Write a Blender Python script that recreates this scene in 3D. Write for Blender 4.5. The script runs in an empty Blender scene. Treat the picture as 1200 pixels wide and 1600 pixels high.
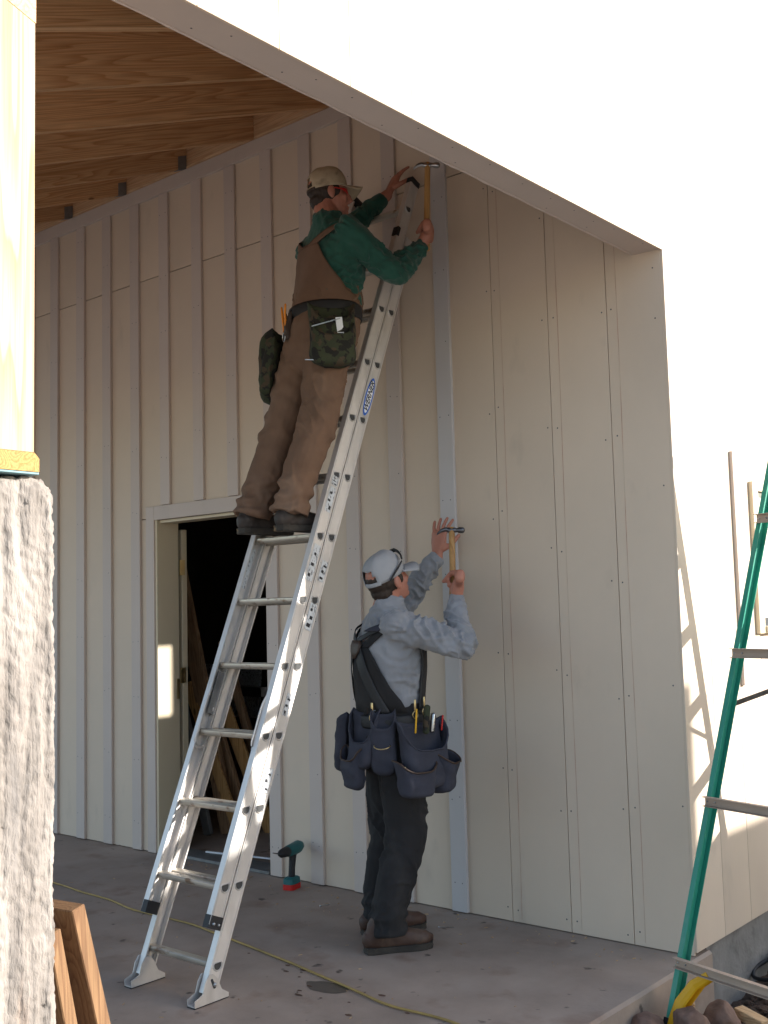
import bpy, bmesh, math, random
from mathutils import Vector, Matrix, noise, Quaternion
random.seed(7)
V = Vector
SC = bpy.context.scene
COL = SC.collection

# ------------------------------------------------------------------ camera
cam_d = bpy.data.cameras.new('camera'); cam = bpy.data.objects.new('camera', cam_d); COL.objects.link(cam)
YAW, PITCH, ROLL, FPX = -0.69786, 0.08998, -0.02591, 1706.54
_f = V((math.sin(YAW)*math.cos(PITCH), math.cos(YAW)*math.cos(PITCH), math.sin(PITCH)))
_r = V((math.cos(YAW), -math.sin(YAW), 0)); _u = _r.cross(_f)
CR = math.cos(ROLL)*_r + math.sin(ROLL)*_u; CU = -math.sin(ROLL)*_r + math.cos(ROLL)*_u
cam.matrix_world = Matrix(((CR.x, CU.x, -_f.x, 2.0844), (CR.y, CU.y, -_f.y, -4.4434), (CR.z, CU.z, -_f.z, 1.4848), (0, 0, 0, 1)))
cam_d.sensor_fit = 'HORIZONTAL'; cam_d.sensor_width = 36.0; cam_d.lens = 36.0*FPX/1200.0
cam_d.clip_start = 0.05; cam_d.clip_end = 2000
SC.camera = cam

# ------------------------------------------------------------------ light
SUN = V((1.0, 0.80, 0.47)).normalized()
w = bpy.data.worlds.new('World'); SC.world = w; w.use_nodes = True
nt = w.node_tree; bg = nt.nodes['Background']
sky = nt.nodes.new('ShaderNodeTexSky'); sky.sky_type = 'NISHITA'; sky.sun_disc = False
sky.sun_elevation = math.asin(SUN.z); sky.sun_rotation = math.atan2(SUN.x, SUN.y)
nt.links.new(sky.outputs[0], bg.inputs[0]); bg.inputs[1].default_value = 0.135
sky.dust_density = 1.6
ld = bpy.data.lights.new('sun', 'SUN'); ld.energy = 5.0; ld.angle = math.radians(0.53); ld.color = (1.0, 0.955, 0.885)
lo = bpy.data.objects.new('sun', ld); COL.objects.link(lo); lo.location = (20, 14, 12)
lo.rotation_euler = (-SUN).to_track_quat('-Z', 'Y').to_euler()
SC.view_settings.view_transform = 'Standard'; SC.view_settings.look = 'None'
SC.view_settings.gamma = 1.0; SC.view_settings.use_curve_mapping = False
SC.view_settings.exposure = 1.38
SC.cycles.max_bounces = 8; SC.cycles.diffuse_bounces = 5

# ------------------------------------------------------------------ materials
def mat(name, col, rough=0.7, metal=0.0, var=0.12, vs=3.0, stretch=(1, 1, 1), bump=0.15, bs=60.0, bstretch=None,
        spots=None, island=0.0, spec=0.4, bdist=0.004, sheen=0.0):
    m = bpy.data.materials.new(name); m.use_nodes = True
    t = m.node_tree; N = t.nodes; L = t.links; b = N['Principled BSDF']
    b.inputs['Roughness'].default_value = rough; b.inputs['Metallic'].default_value = metal
    b.inputs['Specular IOR Level'].default_value = spec
    if sheen: b.inputs['Sheen Weight'].default_value = sheen
    g = N.new('ShaderNodeNewGeometry')
    oi = N.new('ShaderNodeObjectInfo')
    addv = N.new('ShaderNodeVectorMath'); addv.operation = 'MULTIPLY_ADD'
    comb = N.new('ShaderNodeCombineXYZ')
    for i in range(3): L.new(oi.outputs['Random'], comb.inputs[i])
    addv.inputs[1].default_value = (7.3, 3.1, 5.7); L.new(comb.outputs[0], addv.inputs[0]); L.new(g.outputs['Position'], addv.inputs[2])
    mp = N.new('ShaderNodeMapping'); mp.inputs['Scale'].default_value = stretch; L.new(addv.outputs[0], mp.inputs['Vector'])
    n1 = N.new('ShaderNodeTexNoise'); n1.inputs['Scale'].default_value = vs; n1.inputs['Detail'].default_value = 6; n1.inputs['Roughness'].default_value = 0.62
    L.new(mp.outputs[0], n1.inputs['Vector'])
    ramp = N.new('ShaderNodeMapRange'); ramp.inputs[1].default_value = 0.3; ramp.inputs[2].default_value = 0.7
    ramp.inputs[3].default_value = 1 - var; ramp.inputs[4].default_value = 1 + var
    L.new(n1.outputs['Fac'], ramp.inputs[0])
    val = ramp.outputs[0]
    if island:
        r2 = N.new('ShaderNodeMapRange'); r2.inputs[3].default_value = 1 - island; r2.inputs[4].default_value = 1 + island
        L.new(oi.outputs['Random'], r2.inputs[0])
        mm = N.new('ShaderNodeMath'); mm.operation = 'MULTIPLY'; L.new(val, mm.inputs[0]); L.new(r2.outputs[0], mm.inputs[1]); val = mm.outputs[0]
    sc_ = N.new('ShaderNodeVectorMath'); sc_.operation = 'SCALE'; sc_.inputs[0].default_value = col; L.new(val, sc_.inputs['Scale'])
    colout = sc_.outputs[0]
    for s in (spots or []):   # (colour, scale, lo, hi, strength, stretch)
        n = N.new('ShaderNodeTexNoise'); n.inputs['Scale'].default_value = s[1]; n.inputs['Detail'].default_value = 5
        mp2 = N.new('ShaderNodeMapping'); mp2.inputs['Scale'].default_value = s[5] if len(s) > 5 else (1, 1, 1); mp2.inputs['Location'].default_value = (s[1], s[2]*9, s[3]*5)
        L.new(addv.outputs[0], mp2.inputs['Vector']); L.new(mp2.outputs[0], n.inputs['Vector'])
        r = N.new('ShaderNodeMapRange'); r.inputs[1].default_value = s[2]; r.inputs[2].default_value = s[3]; r.inputs[4].default_value = s[4]
        L.new(n.outputs['Fac'], r.inputs[0])
        mx = N.new('ShaderNodeMix'); mx.data_type = 'RGBA'; L.new(r.outputs[0], mx.inputs[0]); L.new(colout, mx.inputs[6]); mx.inputs[7].default_value = (*s[0], 1)
        colout = mx.outputs[2]
    L.new(colout, b.inputs['Base Color'])
    if bump:
        mp3 = N.new('ShaderNodeMapping'); mp3.inputs['Scale'].default_value = bstretch or stretch; L.new(addv.outputs[0], mp3.inputs['Vector'])
        n3 = N.new('ShaderNodeTexNoise'); n3.inputs['Scale'].default_value = bs; n3.inputs['Detail'].default_value = 4; L.new(mp3.outputs[0], n3.inputs['Vector'])
        bp = N.new('ShaderNodeBump'); bp.inputs['Strength'].default_value = bump; bp.inputs['Distance'].default_value = bdist
        L.new(n3.outputs['Fac'], bp.inputs['Height']); L.new(bp.outputs[0], b.inputs['Normal'])
        rr = N.new('ShaderNodeMapRange'); rr.inputs[3].default_value = max(rough-0.12, 0.02); rr.inputs[4].default_value = min(rough+0.12, 1)
        L.new(n1.outputs['Fac'], rr.inputs[0]); L.new(rr.outputs[0], b.inputs['Roughness'])
    return m

def wood(name, light, dark, axis='z', ring=38.0, rough=0.75, knots=True, spots=None):
    """lumber: growth ring bands stretched along the grain, knots"""
    m = bpy.data.materials.new(name); m.use_nodes = True
    t = m.node_tree; N = t.nodes; L = t.links; b = N['Principled BSDF']; b.inputs['Roughness'].default_value = rough
    b.inputs['Specular IOR Level'].default_value = 0.25
    g = N.new('ShaderNodeNewGeometry'); oi = N.new('ShaderNodeObjectInfo')
    comb = N.new('ShaderNodeCombineXYZ')
    for i in range(3): L.new(oi.outputs['Random'], comb.inputs[i])
    addv = N.new('ShaderNodeVectorMath'); addv.operation = 'MULTIPLY_ADD'; addv.inputs[1].default_value = (4.3, 9.1, 6.7)
    L.new(comb.outputs[0], addv.inputs[0]); L.new(g.outputs['Position'], addv.inputs[2])
    st = {'x': (0.035, 1, 1), 'y': (1, 0.035, 1), 'z': (1, 1, 0.035)}[axis]
    if axis == 'y':
        mr_ = N.new('ShaderNodeMapping'); mr_.inputs['Rotation'].default_value = (-math.atan(0.41), 0, 0); L.new(addv.outputs[0], mr_.inputs['Vector']); addv = mr_
    mp = N.new('ShaderNodeMapping'); mp.inputs['Scale'].default_value = st; L.new(addv.outputs[0], mp.inputs['Vector'])
    n0 = N.new('ShaderNodeTexNoise'); n0.inputs['Scale'].default_value = 8.0; n0.inputs['Detail'].default_value = 2; L.new(mp.outputs[0], n0.inputs['Vector'])
    mul = N.new('ShaderNodeMath'); mul.operation = 'MULTIPLY'; mul.inputs[1].default_value = ring; L.new(n0.outputs['Fac'], mul.inputs[0])
    fr = N.new('ShaderNodeMath'); fr.operation = 'FRACT'; L.new(mul.outputs[0], fr.inputs[0])
    cr = N.new('ShaderNodeValToRGB'); cr.color_ramp.elements[0].color = (*light, 1); cr.color_ramp.elements[1].color = (*dark, 1)
    cr.color_ramp.elements[0].position = 0.35; cr.color_ramp.elements[1].position = 0.92
    e = cr.color_ramp.elements.new(1.0); e.color = (*light, 1)
    L.new(fr.outputs[0], cr.inputs[0])
    mp4 = N.new('ShaderNodeMapping'); mp4.inputs['Scale'].default_value = tuple(1 if s == 1 else 0.02 for s in st); L.new(addv.outputs[0], mp4.inputs['Vector'])
    n4 = N.new('ShaderNodeTexNoise'); n4.inputs['Scale'].default_value = 220; L.new(mp4.outputs[0], n4.inputs['Vector'])
    mr = N.new('ShaderNodeMapRange'); mr.inputs[1].default_value = .3; mr.inputs[2].default_value = .7; mr.inputs[3].default_value = 0.82; mr.inputs[4].default_value = 1.15
    L.new(n4.outputs['Fac'], mr.inputs[0])
    ir = N.new('ShaderNodeMapRange'); ir.inputs[3].default_value = 0.85; ir.inputs[4].default_value = 1.12; L.new(oi.outputs['Random'], ir.inputs[0])
    mm = N.new('ShaderNodeMath'); mm.operation = 'MULTIPLY'; L.new(mr.outputs[0], mm.inputs[0]); L.new(ir.outputs[0], mm.inputs[1])
    sc_ = N.new('ShaderNodeVectorMath'); sc_.operation = 'SCALE'; L.new(cr.outputs[0], sc_.inputs[0]); L.new(mm.outputs[0], sc_.inputs['Scale'])
    out = sc_.outputs[0]
    if knots:
        vo = N.new('ShaderNodeTexVoronoi'); vo.inputs['Scale'].default_value = 3.6
        mp5 = N.new('ShaderNodeMapping'); mp5.inputs['Scale'].default_value = tuple(1 if s == 1 else 0.5 for s in st); L.new(addv.outputs[0], mp5.inputs['Vector']); L.new(mp5.outputs[0], vo.inputs['Vector'])
        kr = N.new('ShaderNodeMapRange'); kr.inputs[1].default_value = 0.03; kr.inputs[2].default_value = 0.055; kr.inputs[3].default_value = 0.8; kr.inputs[4].default_value = 0.0
        L.new(vo.outputs['Distance'], kr.inputs[0])
        mx = N.new('ShaderNodeMix'); mx.data_type = 'RGBA'; L.new(kr.outputs[0], mx.inputs[0]); L.new(out, mx.inputs[6]); mx.inputs[7].default_value = (*[c*0.35 for c in dark], 1)
        out = mx.outputs[2]
    L.new(out, b.inputs['Base Color'])
    bp = N.new('ShaderNodeBump'); bp.inputs['Strength'].default_value = 0.25; bp.inputs['Distance'].default_value = 0.002; L.new(n4.outputs['Fac'], bp.inputs['Height']); L.new(bp.outputs[0], b.inputs['Normal'])
    return m

M = {}
M['siding'] = mat('siding_cream', (0.605, 0.492, 0.388), 0.65, var=0.05, vs=1.2, bump=0.35, bs=90, bstretch=(1, 1, 0.03), island=0.03, bdist=0.0016,
                  spots=[((0.50, 0.41, 0.33), 2.2, 0.55, 0.8, 0.4, (1, 1, .3)), ((0.40, 0.33, 0.27), 7, 0.64, 0.78, 0.35, (1, 1, .4))])
M['batten'] = mat('batten_primed_grey', (0.53, 0.445, 0.395), 0.6, var=0.04, vs=2, bump=0.25, bs=90, bstretch=(1, 1, .03), island=0.05, bdist=0.0012,
                  spots=[((0.43, 0.36, 0.32), 5, 0.6, 0.8, 0.4, (1, 1, .15))])
M['batten_new'] = mat('batten_fresh_primed', (0.52, 0.485, 0.475), 0.55, var=0.04, vs=2, bump=0.2, bs=90, bstretch=(1, 1, .03), bdist=0.0012)
M['jamb'] = mat('jamb_cream_paint', (0.62, 0.52, 0.37), 0.5, var=0.03)
M['core'] = mat('wall_sheathing', (0.10, 0.08, 0.06), 0.9, var=0.15)
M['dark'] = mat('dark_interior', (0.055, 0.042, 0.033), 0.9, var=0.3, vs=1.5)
M['rafter'] = wood('rafter_fir', (0.55, 0.325, 0.17), (0.42, 0.215, 0.095), 'y', ring=26)
M['ledger'] = wood('ledger_fir', (0.64, 0.42, 0.25), (0.54, 0.32, 0.18), 'x', ring=24)
M['post'] = wood('post_fir', (0.44, 0.34, 0.235), (0.38, 0.25, 0.14), 'z', ring=16)
M['endgrain'] = wood('block_fir', (0.42, 0.25, 0.09), (0.33, 0.17, 0.05), 'x', ring=60, knots=False)
M['plank'] = wood('plank_brown', (0.48, 0.27, 0.11), (0.34, 0.17, 0.06), 'z', ring=18)
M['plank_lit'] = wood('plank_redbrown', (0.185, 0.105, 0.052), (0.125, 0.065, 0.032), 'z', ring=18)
M['plank2'] = wood('plank_dull', (0.30, 0.18, 0.10), (0.20, 0.11, 0.06), 'z', ring=14)
M['offcut'] = wood('offcut_fir', (0.55, 0.38, 0.22), (0.42, 0.26, 0.13), 'x', ring=20, knots=False)
M['handle'] = wood('hickory', (0.46, 0.26, 0.10), (0.36, 0.18, 0.06), 'z', ring=10, knots=False, rough=0.4)
M['galv'] = mat('galvanised_dark', (0.20, 0.20, 0.20), 0.55, 0.5, var=0.25, vs=12)
M['steel'] = mat('steel', (0.45, 0.45, 0.46), 0.3, 1.0, var=0.2, vs=20, bump=0.05)
M['brass'] = mat('brass_hardware', (0.55, 0.42, 0.22), 0.35, 1.0, var=0.1, bump=0)
M['darksteel'] = mat('dark_steel', (0.12, 0.12, 0.13), 0.35, 0.9, var=0.2, vs=20, bump=0.05)
M['alu'] = mat('aluminium_mill', (0.60, 0.57, 0.545), 0.5, 0.5, var=0.16, vs=7, stretch=(1, .6, .25), bump=0.12, bs=160, bstretch=(1, .4, .05), bdist=0.0008,
               spots=[((0.36, 0.33, 0.30), 9, 0.56, 0.75, 0.55, (1, 1, .4))])
M['rung'] = mat('rung_worn_aluminium', (0.50, 0.46, 0.40), 0.42, 0.7, var=0.2, vs=20, stretch=(.3, 1, 1), bump=0.1,
                spots=[((0.20, 0.12, 0.07), 26, 0.55, 0.68, 0.85, (.6, 1, 1))])
M['black'] = mat('black_rubber', (0.018, 0.018, 0.02), 0.6, var=0.2, bump=0.1)
M['hollow_shade'] = mat('painted_hollow_shade', (0.05, 0.05, 0.05), 0.8, var=0.1, bump=0)  # dark colour standing in for the shade inside hollow tubes and slots
M['label'] = mat('label_worn_white', (0.56, 0.58, 0.60), 0.55, var=0.08, bump=0, spots=[((0.10, 0.10, 0.11), 90, 0.56, 0.6, 0.75, (1, 1, .5)), ((0.3, 0.3, 0.3), 30, 0.55, 0.7, 0.4)])
M['white'] = mat('label_white', (0.75, 0.77, 0.8), 0.4, var=0.03, bump=0)
M['blue'] = mat('label_blue', (0.02, 0.12, 0.52), 0.35, var=0.03, bump=0)
M['print'] = mat('label_print', (0.015, 0.015, 0.02), 0.5, var=0.03, bump=0)
M['fibre'] = mat('green_fibreglass', (0.028, 0.26, 0.18), 0.4, var=0.15, vs=9, stretch=(1, 1, .2), bump=0.1, spots=[((0.22, 0.30, 0.26), 14, 0.6, 0.78, 0.4, (1, 1, .3))])
M['step'] = mat('stepladder_step', (0.40, 0.31, 0.245), 0.6, 0.15, var=0.22, vs=9, stretch=(.3, .3, 3), bump=0.1)
M['yellow'] = mat('yellow_plastic', (0.68, 0.36, 0.008), 0.42, var=0.08, vs=6)
M['orange'] = mat('orange_plastic', (0.75, 0.25, 0.02), 0.45, var=0.08)
M['hose'] = mat('yellow_hose', (0.34, 0.225, 0.07), 0.6, var=0.25, vs=6, spots=[((0.2, 0.14, 0.06), 9, .55, .7, .6)])
M['pier'] = mat('pier_weathered', (0.175, 0.155, 0.14), 0.9, var=0.45, vs=30, stretch=(1, 1, .16), bump=0.8, bs=130, bstretch=(1, 1, .25), bdist=0.006,
                spots=[((0.07, 0.065, 0.065), 8, 0.60, 0.68, 0.75, (1, 1, .10)), ((0.14, 0.125, 0.115), 26, 0.60, 0.72, 0.55, (1, 1, .16)), ((0.34, 0.31, 0.285), 9, .5, .75, .7, (1, 1, .2)), ((0.40, 0.22, 0.12), 5, .66, .74, .6, (1, 1, .1))])
M['foundation'] = mat('foundation_concrete', (0.21, 0.20, 0.19), 0.9, var=0.25, vs=5, bump=0.6, bs=40, bdist=0.006, spots=[((0.09, .08, .075), 8, .55, .7, .7)])
M['dirt'] = mat('dirt_brown', (0.075, 0.046, 0.032), 0.95, var=0.4, vs=14, bump=0.9, bs=60, bdist=0.012, spots=[((0.14, 0.095, 0.065), 4, .5, .7, .6)])
M['dry_ground'] = mat('dry_ground', (0.33, 0.305, 0.27), 0.95, var=0.25, vs=.6, bump=0.5, bs=8, bdist=.05)
M['rock'] = mat('rock_brown', (0.20, 0.125, 0.095), 0.85, var=0.25, vs=14, bump=0.5, bs=50, bdist=0.006, spots=[((0.10, .06, .045), 22, .5, .7, .6)])
M['skin'] = mat('skin', (0.42, 0.175, 0.12), 0.5, var=0.12, vs=16, bump=0.15, bs=120, bdist=0.0012)
M['hair'] = mat('hair_brown', (0.03, 0.018, 0.012), 0.6, var=0.3, vs=30, bump=0.5, bs=200, bstretch=(1, 1, .15), bdist=.003)
M['green_shirt'] = mat('green_sweatshirt', (0.018, 0.085, 0.062), 0.95, var=0.16, vs=9, bump=0.4, bs=420, bdist=.0015, sheen=.2)
M['grey_shirt'] = mat('grey_sweatshirt', (0.24, 0.245, 0.265), 0.95, var=0.14, vs=7, bump=0.45, bs=420, bdist=.0015, sheen=.2)
M['brown_canvas'] = mat('brown_canvas', (0.155, 0.090, 0.058), 0.93, var=0.14, vs=7, bump=0.4, bs=300, bdist=.0015,
                        spots=[((0.24, 0.165, 0.12), 4, .5, .75, .5, (1, 1, .5)), ((0.10, .055, .033), 9, .55, .75, .5)])
M['black_canvas'] = mat('black_canvas', (0.016, 0.015, 0.016), 0.95, var=0.22, vs=8, bump=0.4, bs=300, bdist=.0015, spots=[((0.06, .055, .052), 6, .52, .75, .4, (1, 1, .5))])
M['tan_cap'] = mat('tan_cap', (0.44, 0.35, 0.24), 0.9, var=0.12, vs=14, bump=0.3, bs=350, bdist=.001, spots=[((0.16, .12, .08), 18, .58, .72, .6)])
M['grey_cap'] = mat('grey_cap', (0.34, 0.34, 0.355), 0.9, var=0.06, vs=10, bump=0.3, bs=350, bdist=.001)
M['camo'] = mat('camo_canvas', (0.034, 0.040, 0.020), 0.9, var=0.2, vs=16, bump=0.3, bs=300, bdist=.001,
                spots=[((0.014, 0.013, 0.011), 22, .52, .54, 1.0), ((0.06, .042, .025), 17, .58, .6, 1.0)])
M['navy'] = mat('navy_canvas', (0.036, 0.037, 0.052), 0.9, var=0.18, vs=12, bump=0.35, bs=300, bdist=.001, spots=[((0.07, .07, .09), 9, .55, .75, .5)])
M['leather'] = mat('dark_leather', (0.045, 0.026, 0.018), 0.55, var=0.25, vs=14, bump=0.3, bs=90, bdist=.001)
M['brown_boot'] = mat('boot_brown_leather', (0.065, 0.034, 0.024), 0.6, var=0.25, vs=14, bump=0.3, bs=80, bdist=.0015, spots=[((0.16, .11, .08), 11, .55, .7, .5)])
M['dark_boot'] = mat('boot_dark_leather', (0.035, 0.026, 0.022), 0.6, var=0.3, vs=14, bump=0.3, bs=80, bdist=.0015)
M['sole'] = mat('boot_sole', (0.04, 0.034, 0.028), 0.85, var=0.3, vs=20, spots=[((0.28, .18, .09), 14, .6, .7, .7)])
M['teal'] = mat('drill_teal', (0.012, 0.11, 0.115), 0.42, var=0.12, vs=14, bump=.05)
M['red'] = mat('red_plastic', (0.50, 0.015, 0.012), 0.45, var=0.08, bump=0)
M['bluefoam'] = mat('blue_sill_foam', (0.16, 0.27, 0.30), 0.7, var=0.1)
M['chalk'] = mat('red_chalk', (0.46, 0.27, 0.21), 0.9, var=0.2, vs=20, bump=0, spots=[((0.58, .50, .39), 14, .42, .6, .8, (1, 1, .3))])
M['pane'] = mat('window_glass', (0.03, 0.035, 0.04), 0.08, var=0.1, bump=0, spec=0.8)
M['film'] = mat('window_film', (0.45, 0.41, 0.37), 0.3, var=0.25, vs=9, bump=.5, bs=14, bdist=.01)
M['blocker'] = mat('occluder_grey_board', (0.24, 0.21, 0.18), 0.9, var=0.2, vs=3)  # boards of the added, unseen shade caster

def concrete_floor():
    m = mat('porch_concrete', (0.305, 0.238, 0.192), 0.72, var=0.22, vs=2.2, bump=0.35, bs=70, bdist=.003,
            spots=[((0.39, 0.315, 0.26), 3.0, .48, .72, .6), ((0.20, .125, .09), 4.5, .58, .72, .6), ((0.05, .035, .028), 11, .66, .73, .85), ((0.27, .22, .19), 30, .6, .8, .35)])
    return m
M['floor'] = concrete_floor()
M['stain'] = mat('wet_stain', (0.07, 0.055, 0.045), 0.35, var=0.3, vs=14, bump=0.1)
M['stain_brown'] = mat('mud_stain', (0.11, 0.06, 0.04), 0.8, var=0.3, vs=24, bump=0.3)

# ------------------------------------------------------------------ mesh helpers
def link(o, parent=None):
    COL.objects.link(o)
    if parent is not None:
        o.parent = parent
        base = V((0, 0, 0)); p = parent
        while p is not None:
            base += p.location; p = p.parent
        o.location = o.location - base
    return o
def tag(o, label=None, cat=None, group=None, kind=None):
    if label: o['label'] = label
    if cat: o['category'] = cat
    if group: o['group'] = group
    if kind: o['kind'] = kind
    return o
def thing(name, loc, label, cat, group=None):
    o = bpy.data.objects.new(name, None); o.empty_display_size = 0.1; o.location = loc; COL.objects.link(o)
    return tag(o, label, cat, group)
def mesh_obj(name, verts, faces, m, parent=None, smooth=False, loc=(0, 0, 0)):
    me = bpy.data.meshes.new(name); me.from_pydata([tuple(v) for v in verts], [], faces); me.update()
    bm = bmesh.new(); bm.from_mesh(me); bmesh.ops.recalc_face_normals(bm, faces=bm.faces); bm.to_mesh(me); bm.free()
    if smooth:
        for p in me.polygons: p.use_smooth = True
    me.materials.append(M[m] if isinstance(m, str) else m)
    o = bpy.data.objects.new(name, me); o.location = loc
    return link(o, parent)
_cache = {}
def box_mesh(dx, dy, dz, m, bev=0.002):
    k = (round(dx, 4), round(dy, 4), round(dz, 4), m, bev)
    if k in _cache: return _cache[k]
    bm = bmesh.new(); bmesh.ops.create_cube(bm, size=1)
    for v in bm.verts: v.co = (v.co.x*dx, v.co.y*dy, v.co.z*dz)
    if bev: bmesh.ops.bevel(bm, geom=bm.edges[:], offset=min(bev, .3*min(dx, dy, dz)), segments=1, affect='EDGES')
    me = bpy.data.meshes.new('box'); bm.to_mesh(me); bm.free(); me.materials.append(M[m]); _cache[k] = me
    return me
def box(name, x0, x1, y0, y1, z0, z1, m, parent=None, bev=0.002):
    o = bpy.data.objects.new(name, box_mesh(x1-x0, y1-y0, z1-z0, m, bev)); o.location = ((x0+x1)/2, (y0+y1)/2, (z0+z1)/2)
    return link(o, parent)
class MB:
    def __init__(s): s.v = []; s.f = []
    def add(s, vf):
        n = len(s.v); s.v += [V(v) for v in vf[0]]; s.f += [[i+n for i in f] for f in vf[1]]; return s
    def build(s, name, m, parent=None, smooth=False): return mesh_obj(name, s.v, s.f, m, parent, smooth)
def frame(T, ref):
    T = T.normalized(); A = V(ref) - T*V(ref).dot(T)
    if A.length < 1e-4: A = T.orthogonal()
    A.normalize(); return A, T.cross(A)
def prism(profile, p0, p1, ref, caps=True):
    p0, p1 = V(p0), V(p1); A, B = frame(p1-p0, ref); n = len(profile)
    v = [p0+A*a+B*b for a, b in profile] + [p1+A*a+B*b for a, b in profile]
    f = [[i, (i+1) % n, n+(i+1) % n, n+i] for i in range(n)]
    if caps: f += [list(range(n))[::-1], list(range(n, 2*n))]
    return v, f
def rect(a, b): return [(-a/2, -b/2), (a/2, -b/2), (a/2, b/2), (-a/2, b/2)]
def beam(p0, p1, a, b, ref): return prism(rect(a, b), p0, p1, ref)
def tube(pts, rad, ref=(0, 0, 1), seg=16, dome=True, sup=2.0):
    """closed loft of elliptical sections; rad: r or (ra along ref, rb)"""
    pts = [V(p) for p in pts]; rad = [(r, r) if not isinstance(r, (tuple, list)) else r for r in rad]
    n = len(pts); secs = []
    tang = []
    for i in range(n):
        t = pts[min(i+1, n-1)] - pts[max(i-1, 0)]; tang.append(t.normalized())
    def ring(c, T, ra, rb):
        A, B = frame(T, ref); out = []
        for k in range(seg):
            a = 2*math.pi*k/seg; ca, sa = math.cos(a), math.sin(a)
            ca = math.copysign(abs(ca)**(2/sup), ca); sa = math.copysign(abs(sa)**(2/sup), sa)
            out.append(c+A*(ra*ca)+B*(rb*sa))
        return out
    if dome:
        for q in (80, 55, 28):
            s, c = math.sin(math.radians(q)), math.cos(math.radians(q)); r = min(rad[0])
            secs.append(ring(pts[0]-tang[0]*(r*0.8*s), tang[0], rad[0][0]*c, rad[0][1]*c))
    for i in range(n): secs.append(ring(pts[i], tang[i], *rad[i]))
    if dome:
        for q in (28, 55, 80):
            s, c = math.sin(math.radians(q)), math.cos(math.radians(q)); r = min(rad[-1])
            secs.append(ring(pts[-1]+tang[-1]*(r*0.8*s), tang[-1], rad[-1][0]*c, rad[-1][1]*c))
    v = [p for s in secs for p in s]; f = []
    for i in range(len(secs)-1):
        for k in range(seg):
            a, b = i*seg+k, i*seg+(k+1) % seg; f.append([a, b, b+seg, a+seg])
    f += [list(range(seg))[::-1], list(range(len(v)-seg, len(v)))]
    return v, f
def spline(pts, n=6):
    """Catmull-Rom resample of a list of tuples"""
    P = [tuple(p) for p in pts]; out = []
    for i in range(len(P)-1):
        p0, p1, p2, p3 = P[max(i-1, 0)], P[i], P[i+1], P[min(i+2, len(P)-1)]
        for k in range(n):
            t = k/n
            out.append(tuple(0.5*((2*b)+(-a+c)*t+(2*a-5*b+4*c-d)*t*t+(-a+3*b-3*c+d)*t**3) for a, b, c, d in zip(p0, p1, p2, p3)))
    out.append(P[-1]); return out
def ellipsoid(c, r, R=None, nu=16, nv=10):
    c = V(c); v = []; f = []
    for j in range(1, nv):
        th = math.pi*j/nv
        for i in range(nu):
            ph = 2*math.pi*i/nu; p = V((r[0]*math.sin(th)*math.cos(ph), r[1]*math.sin(th)*math.sin(ph), r[2]*math.cos(th)))
            v.append(c+(R @ p if R else p))
    for j in range(nv-2):
        for i in range(nu): f.append([j*nu+i, j*nu+(i+1) % nu, (j+1)*nu+(i+1) % nu, (j+1)*nu+i])
    f += [list(range(nu)), list(range((nv-2)*nu, (nv-1)*nu))[::-1]]
    return v, f
def xf(vf, Mx): return [Mx @ V(v) for v in vf[0]], vf[1]
def remeshed(name, parts, voxel, m, parent, disp=None, smooth=2, sf=0.5):
    mb = MB()
    for p in parts: mb.add(p)
    me = bpy.data.meshes.new('tmp'); me.from_pydata([tuple(v) for v in mb.v], [], mb.f)
    bm = bmesh.new(); bm.from_mesh(me); bmesh.ops.recalc_face_normals(bm, faces=bm.faces); bm.to_mesh(me); bm.free()
    o = bpy.data.objects.new('tmp', me); COL.objects.link(o)
    md = o.modifiers.new('r', 'REMESH'); md.mode = 'VOXEL'; md.voxel_size = voxel
    if smooth: s = o.modifiers.new('s', 'SMOOTH'); s.iterations = smooth; s.factor = sf
    dg = bpy.context.evaluated_depsgraph_get(); me2 = bpy.data.meshes.new_from_object(o.evaluated_get(dg))
    bpy.data.objects.remove(o); bpy.data.meshes.remove(me)
    if disp:
        ns = [v.normal.copy() for v in me2.vertices]
        for v, n in zip(me2.vertices, ns): v.co = v.co + n*disp(v.co, n)
        me2.update()
    for p in me2.polygons: p.use_smooth = True
    me2.materials.clear(); me2.materials.append(M[m]); me2.name = name
    o2 = bpy.data.objects.new(name, me2); return link(o2, parent)
def solid(o, t, off=1, sub=0):
    md = o.modifiers.new('s', 'SOLIDIFY'); md.thickness = t; md.offset = off
    if sub: o.modifiers.new('ss', 'SUBSURF').levels = sub; o.modifiers['ss'].render_levels = sub
    return o

# ------------------------------------------------------------------ ground and slab
slab = box('porch_slab', -7.5, 0.02, -6.2, 0.14, -0.35, 0.0, 'floor', None, 0.012); tag(slab, kind='structure')
def gz(x, y):
    z = -0.30
    d = math.hypot((x-0.30)/0.55, (y+0.55)/0.55); z += 0.17*math.exp(-d*d)
    z += 0.035*noise.noise(V((x*2.1, y*2.1, 0))) + 0.022*noise.noise(V((x*7, y*7, 3))) + 0.012*noise.noise(V((x*19, y*19, 5)))
    return z
def grid(x0, x1, y0, y1, n, m, fz):
    v = [(x0+(x1-x0)*i/n, y0+(y1-y0)*j/m, 0) for j in range(m+1) for i in range(n+1)]
    v = [(x, y, fz(x, y)) for x, y, _ in v]
    return v, [[j*(n+1)+i, j*(n+1)+i+1, (j+1)*(n+1)+i+1, (j+1)*(n+1)+i] for j in range(m) for i in range(n)]
g1 = MB(); g1.add(grid(-0.1, 2.6, -2.6, 1.8, 130, 200, gz))
gr = g1.build('dirt_ground', 'dirt', None, True); tag(gr, kind='structure')
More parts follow.
